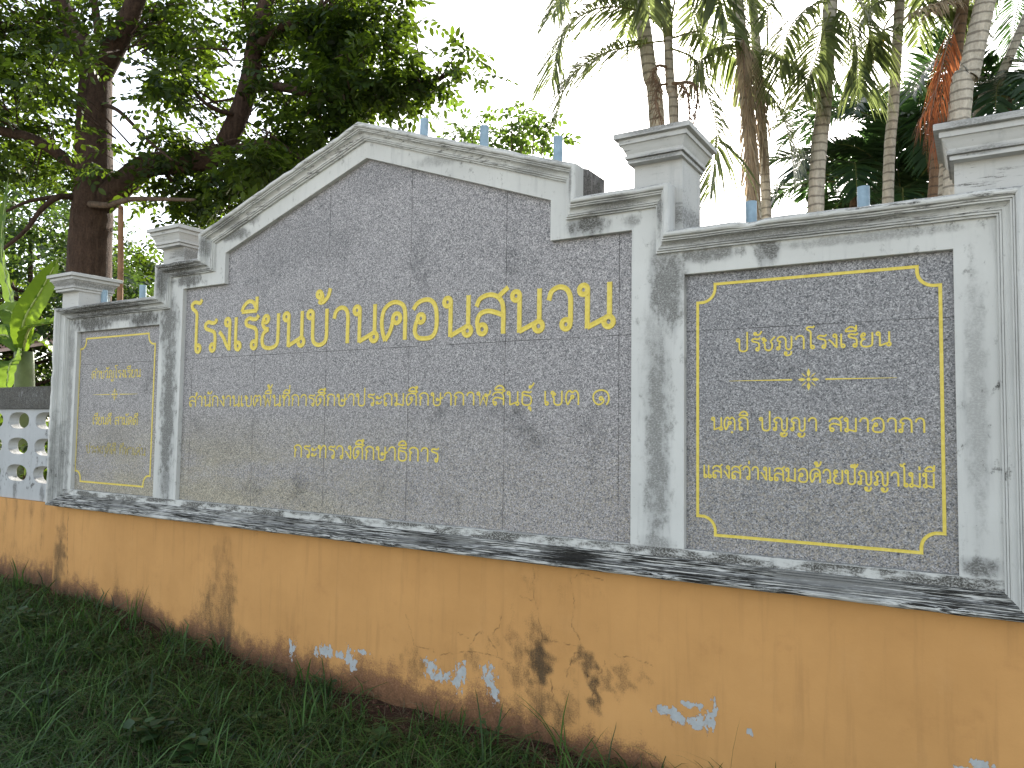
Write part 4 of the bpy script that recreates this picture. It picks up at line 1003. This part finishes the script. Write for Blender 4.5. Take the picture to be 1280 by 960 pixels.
for path in ([(836, 105, 7.2), (823, 108, 7.1), (820, 125, 7.05), (826, 150, 7.05)], [(836, 106, 7.2), (850, 104, 7.1), (860, 120, 7.05), (862, 155, 7.0)], [(836, 106, 7.2), (862, 103, 7.1), (872, 116, 7.05), (868, 150, 7.0)], [(836, 85, 7.2), (822, 82, 7.1), (816, 96, 7.1), (824, 104, 7.1)]):
    q = spline([at(*a) for a in path], 8); k = MB(); k.tube(q, np.linspace(.016, .006, len(q)), 6)
    for j in range(6, len(q)):
        for s in range(3):
            e = q[j]+rng.normal(0, .05, 3)+np.array([0, 0, -.09*rng.uniform(.5, 1.6)]); k.tube([q[j], (q[j]+e)/2+rng.normal(0, .012, 3), e], [.004, .003, .002], 4, False)
    k.obj('flower_stalk', M_STALK, p2, True)
p3, c3 = palm('palm with a long dry brown leaf hanging down its trunk', [(943, 262), (934, 140), (922, 0)], 7.8, 0.0628, .45, 8, 1.8)
for path in ([(930, 30, 7.8), (938, 70, 7.6), (940, 150, 7.55), (945, 262, 7.5)], [(930, 20, 7.8), (930, 80, 7.55), (934, 160, 7.5), (936, 240, 7.5)], [(930, 40, 7.8), (945, 90, 7.6), (952, 140, 7.6), (955, 200, 7.6)]):
    frond([at(*q) for q in path], p3, M_FROND_DRY, M_STALK, 'dead_frond', ll=.26, lw=.016, n=40, droop=1.2, spread=.35, vee=0)
p3b, c3b = palm('slimmer grey palm close beside the one with the hanging dry leaf', [(958, 266), (952, 150), (944, 40)], 8.0, 0.0473, .3, 6, 1.6)
for path in ([(944, 110, 8), (962, 118, 7.8), (980, 150, 7.7), (990, 195, 7.65)], [(944, 60, 8), (975, 70, 7.7), (1000, 88, 7.5), (1020, 120, 7.4)], [(944, 70, 8), (910, 60, 7.8), (880, 72, 7.6), (862, 110, 7.5)]):
    frond([at(*q) for q in path], p3b, M_PALM, ll=.44, lw=.025, n=52, droop=.9)
p4, c4 = palm('straight palm with a thick grey trunk, between the two blue pipes of the right wing', [(1020, 256), (1030, 130), (1038, 0)], 7.6, 0.0714, .6, 9, 1.8)
for path in ([(1040, 10, 7.6), (1030, 38, 7.35), (1019, 74, 7.2), (1004, 118, 7.1)], [(1040, 10, 7.6), (1058, 20, 7.4), (1070, 60, 7.3), (1072, 110, 7.25)], [(1040, 0, 7.6), (1010, 10, 7.4), (985, 40, 7.2), (975, 95, 7.1)], [(1040, 0, 7.6), (1065, -10, 7.5), (1085, 30, 7.4), (1092, 75, 7.4)]):  # first frond is added to cast shade on the right pier cap
    frond([at(*q) for q in path], p4, M_PALM, ll=.46, lw=.027, n=50, droop=.8)
p5, c5 = palm('thin palm between the thick grey trunk and the rust red dead frond', [(1110, 250), (1117, 130), (1124, 10)], 7.9, 0.0516, .35, 7, 1.6)
for path in ([(1124, 0, 7.9), (1095, 5, 7.7), (1075, 30, 7.6), (1062, 70, 7.6)], [(1122, 40, 7.9), (1150, 15, 7.8), (1185, 10, 7.7), (1215, 25, 7.7)], [(1122, 30, 7.9), (1105, 38, 7.7), (1092, 52, 7.6), (1082, 85, 7.6)]):
    frond([at(*q) for q in path], p5, M_PALM, ll=.40, lw=.025, n=46, droop=.7)
frond([at(1124, 10, 7.9), at(1108, 30, 7.7), at(1092, 70, 7.6), at(1080, 95, 7.6)], p5, M_FROND_YEL, M_STALK, 'yellow_frond', ll=.16, lw=.022, n=14, droop=1.0, start=.5)
p6, c6 = palm('reddish brown palm carrying a rust red dead frond, behind the right pier', [(1168, 245), (1188, 120), (1203, 10)], 7.5, 0.0568, .3, 8, 1.6, M_PTRUNK_RED)
for path in ([(1200, 15, 7.5), (1192, 30, 7.3), (1178, 80, 7.15), (1160, 160, 7.1)], [(1200, 20, 7.5), (1190, 50, 7.3), (1180, 100, 7.15), (1166, 185, 7.1)], [(1200, 20, 7.5), (1186, 60, 7.3), (1170, 110, 7.2), (1150, 150, 7.15)]):
    frond([at(*q) for q in path], p6, M_FROND_RED, M_STALK, 'dead_frond', ll=.26, lw=.012, n=26, droop=1.4, spread=.55, vee=0, start=.30)
for path in ([(1203, 5, 7.5), (1175, 5, 7.2), (1150, 12, 7.0), (1125, 25, 6.9)], [(1203, 5, 7.5), (1190, -5, 7.2), (1165, 15, 7.0)]):
    frond([at(*q) for q in path], p6, M_FROND_DRY, M_STALK, ll=.26, lw=.018, n=36, droop=.8)
p7, c7 = palm('thickest ringed palm trunk, standing right behind the right pier', [(1198, 160), (1212, 90), (1232, 0)], 7.0, 0.0903, .45, 11, 1.9)
p8, c8 = palm('short grey palm stump leaning behind the left edge of the right pier', [(1182, 246), (1187, 205)], 7.2, 0.0645, .0, 0, 1, sheath=False)
p9, c9 = palm('slanting dark palm trunk at the right edge of the photo', [(1215, 180), (1245, 110), (1275, 40)], 9.0, 0.0516, .3, 10, 1.8, lmat=M_PALM_DARK)
# broad leaved dark palms farther back
def dark_palm(label, u, v, d, nf, L, az0, el, sag=1.3, ll=.5, lw=.045):
    c = at(u, v, d); t = thing('feather_palm', (c[0], c[1], 0), label, 'palm', 'dark feather palms behind the slender ones')
    k = MB(); P = spline([(c[0], c[1], 0), (c[0]+.05, c[1], c[2]*.5), c], 20); k.tube(P, [.11*(1+(.06 if i % 4 == 0 else -.02))*min(1.0, .12+(len(P)-1-i)*.16) for i in range(len(P))], 12); k.obj('trunk', M_PTRUNK_RED, t, True)
    for i in range(nf):
        az = az0[0]+(az0[1]-az0[0])*i/(nf-1)+rng.uniform(-.2, .2)
        frond(arch(c, az, rng.uniform(*el), L*rng.uniform(.8, 1.1), sag*rng.uniform(.8, 1.2)), t, M_PALM_DARK, M_RACHIS, ll=ll, lw=lw, n=42, droop=.35)
dark_palm('dark green feather palm filling the gap between the thin palm and the red dead frond', 1140, 175, 10.5, 17, 2.1, (0, 6.28), (.1, 1.25))
dark_palm('dark feather palm low above the right wing, left of the right pier', 1128, 262, 10.0, 15, 1.7, (0, 6.28), (.1, 1.3))
dark_palm('dark feather palm low behind the right blue pipe of the right wing', 1066, 232, 10.6, 14, 1.5, (0, 6.28), (.1, 1.2))
dark_palm('dark feather palm with arching leaves at the right edge, above the right pier', 1262, 120, 9.6, 15, 2.0, (0, 6.28), (0, 1.1))
small_tree('broadleaf_tree', 'pale hazy tree low between the palm trunks above the right wing', 1068, 190, 16, 3.0, 0, 420, M_LEAF_FAR, .16, .1, .3)

# ------------------------------------------------------------------ banana plant behind the fence
bb = at(38, 470, 7.2)
ban = thing('banana_plant', (bb[0], bb[1], .05), 'banana plant with big backlit yellow green leaves rising behind the fence', 'banana plant')
k = MB(); k.tube(spline([(bb[0], bb[1], .05), (bb[0]+.02, bb[1], .8), at(30, 440, 7.2)], 8), np.linspace(.13, .08, 17), 12); k.obj('stem', simple('banana_stem', (.10, .13, .05), .6, .4, 9), ban, True)
def blade(path, wd, nrm, parent, tears=0):
    q = np.array(spline(path, 9)); n = len(q); V = []; F = []
    for i in range(n):
        f = i/(n-1); T = q[min(i+1, n-1)]-q[max(i-1, 0)]; T /= np.linalg.norm(T)
        S = np.cross(T, nrm); S /= np.linalg.norm(S); N = np.cross(S, T)
        ww = wd*max(.03, math.sin(math.pi*min(1, f*1.0+.02))**.45*(1 if f < .75 else 1-.55*((f-.75)/.25)**2))
        for o in (-1, -.66, -.33, 0, .33, .66, 1):
            V.append(q[i]+S*o*ww*.5+N*(abs(o)*.16*ww)+N*.012*math.sin(i*2.1+o*3))
    for i in range(n-1):
        for j in range(6):
            if tears and abs(j-2.5) > 1.9 and (i*7+j*3) % tears == 0: continue
            a = i*7+j; F.append((a, a+1, a+8, a+7))
    o = mk('leaf', V, F, M_BANANA, parent, True)
    r = MB(); r.tube([p for p in q], np.linspace(.016, .004, n), 6); r.obj('midrib', simple('banana_midrib', (.30, .36, .12), .5, .15, 20), o, True)
nv = CF*-1
for path, wd, nr in [([(28, 440, 7.2), (30, 402, 7.1), (52, 362, 7.0), (74, 322, 6.9)], .30, nv+CR*.4), ([(28, 440, 7.2), (36, 412, 7.0), (54, 405, 6.8), (88, 400, 6.6)], .24, nv*.5+CU*.8),
                     ([(28, 440, 7.2), (18, 450, 6.9), (11, 462, 6.8), (8, 510, 6.7)], .26, nv), ([(28, 440, 7.2), (24, 405, 7.4), (8, 388, 7.5), (-25, 395, 7.6)], .34, nv*.6+CU*.8),
                     ([(28, 440, 7.2), (36, 425, 7.5), (52, 428, 7.6), (70, 445, 7.7)], .30, nv*.4+CU), ([(28, 440, 7.2), (16, 380, 8.0), (2, 310, 8.6), (10, 222, 9.0)], .22, nv-CR*.3), ([(28, 440, 7.2), (10, 420, 7.3), (-10, 425, 7.3), (-40, 460, 7.3)], .28, nv+CU*.4)]:
    blade([at(*q) for q in path], wd*.72, np.array(nr), ban)

# ------------------------------------------------------------------ shed with a red striped roof, far behind the banana plant
M_ROOF = NT('red_roof_sheets'); wv = M_ROOF.n('TexWave', wave_type='BANDS', bands_direction='X'); M_ROOF.link(M_ROOF.vec(1, 1, 1), wv.inputs[0]); wv.inputs['Scale'].default_value = 1.6
M_ROOF = M_ROOF.done(M_ROOF.mix(M_ROOF.step(wv.outputs['Fac'], .45, .6), (.30, .045, .03), (.52, .40, .36)), .6, .3)
M_WOOD = simple('brown_timber', (.12, .065, .035), .8, .4, 12)
sc_ = at(40, 440, 17)
shed = thing('open_shed', (sc_[0], sc_[1], 0), 'open sided shed with a red striped sheet roof, half hidden by the banana plant', 'shed')
zr = at(40, 445, 17)[2]
k = MB()
k.add([(sc_[0]-4, sc_[1]-1.6, zr-.1), (sc_[0]+1.6, sc_[1]-1.6, zr-.1), (sc_[0]+1.6, sc_[1]+1.6, zr+.75), (sc_[0]-4, sc_[1]+1.6, zr+.75), (sc_[0]-4, sc_[1]-1.6, zr-.16), (sc_[0]+1.6, sc_[1]-1.6, zr-.16), (sc_[0]+1.6, sc_[1]+1.6, zr+.69), (sc_[0]-4, sc_[1]+1.6, zr+.69)],
      [(0, 1, 2, 3), (7, 6, 5, 4), (0, 4, 5, 1), (1, 5, 6, 2), (2, 6, 7, 3), (3, 7, 4, 0)])
k.obj('roof', M_ROOF, shed)
for dx, dy in ((-3.8, -1.4), (1.4, -1.4), (-3.8, 1.4), (1.4, 1.4), (-1.2, -1.4)):
    k = MB(); k.box(sc_[0]+dx-.06, sc_[0]+dx+.06, sc_[1]+dy-.06, sc_[1]+dy+.06, 0, zr-.12+(.7 if dy > 0 else 0)); k.obj('post', M_WOOD, shed)
k = MB(); k.box(sc_[0]-3.8, sc_[0]+1.4, sc_[1]+1.46, sc_[1]+1.56, 0, 1.0); k.obj('back_wall', simple('grey_block_wall', (.25, .24, .22), .9, .3, 8), shed)
# wooden pole beside the big trunk
pb = at(150, 368, 8.2); ptp = at(151, 262, 8.2)
pole = thing('wooden_pole', (pb[0], pb[1], 0), 'thin brown wooden pole between the big trunk and the inner left pier', 'pole')
k = MB(); k.tube(spline([(pb[0], pb[1], 0), (pb[0]+.01, pb[1], 1.2), pb, ptp], 6), np.linspace(.034, .028, 19), 10); k.obj('shaft', simple('pole_wood', (.20, .11, .06), .8, .4, 10), pole, True)
k = MB(); k.tube([ptp+(0, 0, .0), ptp+(0, 0, .03), ptp+(0, 0, .045)], [.028, .026, .014], 10); k.obj('pole_top', M_WOOD, pole, True)

# ------------------------------------------------------------------ grass in front of the wall
def grass(n, xr, yr, hmin, hmax, w0, keep=None, lean=.5):
    x = rng.uniform(*xr, n); y = rng.uniform(*yr, n)
    if keep is not None:
        kk = keep(x, y); x = x[kk]; y = y[kk]; n = len(x)
    # grass grows in tussocks
    tus = .5+.5*np.sin(x*9+2*np.sin(y*7))*np.sin(y*11+1.5*np.sin(x*5))
    h = (hmin+(hmax-hmin)*rng.random(n)**1.8)*(.55+.75*tus)
    az = rng.uniform(0, 6.283, n); ln = np.abs(rng.normal(lean, .35, n))
    D = np.stack([np.cos(az), np.sin(az)], 1); S = np.stack([-np.sin(az), np.cos(az)], 1)
    V = np.zeros((n, 5, 2, 3)); z0 = gz(x, y)-.01
    wd = w0*rng.uniform(.6, 1.5, n)
    for k, (f, ww) in enumerate(((0, .8), (.3, 1), (.6, .85), (.85, .5), (1, .06))):
        out = h*ln*f**2*.9; zz = h*f*(1-.32*ln*f*f)
        for j, sg in enumerate((-1, 1)):
            V[:, k, j, 0] = x+D[:, 0]*out+S[:, 0]*sg*ww*wd*.5; V[:, k, j, 1] = y+D[:, 1]*out+S[:, 1]*sg*ww*wd*.5; V[:, k, j, 2] = z0+zz
    V[:, :, :, 1] = np.minimum(V[:, :, :, 1], -.006)
    b = np.arange(n)*10
    F = np.concatenate([(b[:, None]+np.array([[2*k, 2*k+1, 2*k+3, 2*k+2]])) for k in range(4)], 0)
    return V.reshape(-1, 3), F
def k_main(x, y):
    edge = np.interp(x, [-3, -.8, -.2, .3], [.01, .01, -.03, -.07])-.04*np.sin(x*6)-.04*np.sin(x*15+1)-np.interp(x, [-3, -1.5, 0, 1.2, 2.2], [.0, .05, .07, .05, -.05])
    return (y < edge) | (rng.random(len(x)) < .05)
V, F = join([grass(52000, (-5.2, 3.0), (-2.2, 0), .03, .12, .0045, k_main, 1.0), grass(30000, (-5.2, 3.0), (-2.2, 0), .05, .20, .0042, k_main, 1.5), grass(6500, (-5.2, 3.0), (-2.2, 0), .12, .30, .0065, k_main, 1.1), grass(9000, (-8, 6), (-4.2, -2.2), .06, .2, .007), grass(4000, (-11, -5.2), (-2.2, -.05), .08, .3, .008)])
tag(mk('grass', V, F, M_GRASS), 'dark green unmown grass on the bank below the ochre wall', 'grass', kind='stuff')
V, F = grass(7500, (-4, 2.4), (-1.6, -.02), .04, .17, .0026, None, 1.7)
tag(mk('dry_grass', V, F, M_STRAW), 'dry straw coloured stalks scattered through the grass', 'dry grass', kind='stuff')
# crumbly earth at the foot of the wall
n_ = 5200; cx_ = rng.uniform(-4.5, 2.6, n_); cy_ = -np.abs(rng.normal(0, .12, n_))-.008; cr_ = .0025+.012*rng.random(n_)**4
OCT = np.array([(1, 0, 0), (-1, 0, 0), (0, 1, 0), (0, -1, 0), (0, 0, 1), (0, 0, -1)], float)
Vc = np.stack([cx_, cy_, gz(cx_, cy_)], 1)[:, None, :]+OCT[None]*cr_[:, None, None]*rng.uniform(.5, 1.4, (n_, 6, 1))
Vc[:, :, 1] = np.minimum(Vc[:, :, 1], -.002)
Fc = np.array([(0, 2, 4), (2, 1, 4), (1, 3, 4), (3, 0, 4), (2, 0, 5), (1, 2, 5), (3, 1, 5), (0, 3, 5)])
tag(mk('soil_crumbs', Vc.reshape(-1, 3), (np.arange(n_)[:, None, None]*6+Fc[None]).reshape(-1, 3), simple('reddish_earth', (.10, .052, .036), .95, .7, 60, .1)), 'reddish crumbs of earth and grit along the foot of the wall', 'earth crumbs', kind='stuff')
# tall tufts standing against the wall
def tuft(u, v, label, n, h, w=.010, spread=.06, up=1.0):
    c = aty(u, v, -.05); x, y = c[0], -.06; z = float(gz(x, y))
    t = thing('grass_tuft', (x, y, z), label, 'grass tuft', 'tall grass tufts against the wall')
    Vs = []; Fs = []
    prof = ((0, .6), (.3, 1), (.6, .8), (.85, .45), (1, .03)); b = 0
    for i in range(n):
        a = rng.uniform(math.pi, 2*math.pi) if rng.random() < .6 else rng.choice([0.15, math.pi-.15]); ln = rng.uniform(.15, .8)/up; hh = h*rng.uniform(.5, 1.0)
        bx_, by_ = x+rng.normal(0, spread*.3), y+rng.normal(0, .012)
        for f, ww in prof:
            o = hh*ln*f**2; zz = z+hh*f*(1-.2*ln*f)
            for sg in (-1, 1): Vs.append((bx_+math.cos(a)*o-math.sin(a)*sg*w*ww*.5, min(-.004, by_+math.sin(a)*o*.5+math.cos(a)*sg*w*ww*.5), zz))
        for k in range(4): Fs.append((b+2*k, b+2*k+1, b+2*k+3, b+2*k+2))
        b += 10
    mk('blades', Vs, Fs, M_GRASS, t)
tuft(380, 828, 'stiff grass tuft left of the white flaking paint, darkest against the ochre', 5, .24, .012)
tuft(905, 940, 'wide grass tuft below the pale peeled patch on the right', 9, .22, .008, .2)
tuft(985, 950, 'upright grass tuft right of the pale peeled patch', 7, .26, .010, .1)
tuft(1110, 958, 'grass tuft at the bottom edge under the right panel', 6, .22, .011, .08)
tuft(705, 925, 'tall arching grass stalk in front of the big black stain', 6, .34, .007, .1, .8)
tuft(820, 940, 'low spreading grass tuft between the black stain and the pale peeled patch', 9, .16, .006, .2)
tuft(560, 900, 'fine grass tuft under the peeled white streaks', 9, .17, .006, .15, 1.2)
tuft(172, 760, 'seeding grass tuft under the left panel, beside the black streak', 10, .30, .005, .12, 1.8)
tuft(210, 775, 'low thin grass tuft between the two black streaks on the left', 7, .20, .006, .15, 1.4)
tuft(28, 735, 'grass tuft in front of the fence base', 10, .28, .008, .2, 1.3)
# broad leaved weeds
def weed(x, y, n, r, label, ls=.045):
    z = float(gz(x, y)); t = thing('leafy_weed', (x, y, z), label, 'weed', 'broad leaved weeds in the grass')
    k = MB(); P = []; D = []
    for i in range(max(3, n//7)):
        a = rng.uniform(0, 6.283); e = np.array([x+r*rng.uniform(.3, 1)*math.cos(a), y+r*rng.uniform(.3, 1)*math.sin(a), z+rng.uniform(.06, .16)])
        e[1] = min(e[1], -.05)
        q = spline([(x, y, z), (np.array([x, y, z])+e)/2+np.array([0, 0, .03]), e], 5); k.tube(q, np.linspace(.0035, .0015, len(q)), 5)
        for j in range(7):
            P.append(q[min(len(q)-1, 3+j)]+rng.normal(0, .008, 3)); b_ = rng.uniform(0, 6.283); D.append((math.cos(b_), math.sin(b_), rng.uniform(-.2, .4)))
    k.obj('stems', M_WEED, t, True)
    P = np.array(P); D = np.array(D); n_ = len(P); L = ls*rng.uniform(.7, 1.3, n_)
    V, F = leaves(P, D, np.array([0, 0, 1.])+rng.normal(0, .2, (n_, 3)), L, L*1.15); V[:, 1] = np.minimum(V[:, 1], -.006); mk('leaves', V, F, M_WEED, t)
def gp_(u, v):
    r = ray(u, v); k = (.06-CL[2])/r[2]; q = CL+k*r; return q[0], q[1]
for (u, v, n, r, lab, ls) in [(190, 915, 50, .16, 'largest leafy weed at the bottom left of the grass', .06), (240, 935, 40, .14, 'leafy weed right of the largest weed', .055), (40, 800, 40, .18, 'leafy weed in the grass below the fence', .06), (415, 868, 30, .09, 'bright low weed under the flaking white paint', .03), (60, 880, 36, .14, 'leafy weed near the left edge of the grass', .05),
                              (610, 930, 30, .09, 'small leafy weed right of centre near the bottom edge', .03), (330, 905, 30, .12, 'leafy weed in the middle of the grass', .04), (120, 830, 30, .14, 'leafy weed on the bank below the left panel', .045), (470, 930, 26, .1, 'leafy weed at the bottom middle of the grass', .04)]:
    x, y = gp_(u, v); weed(x, min(y, -.12), n, r, lab, ls)
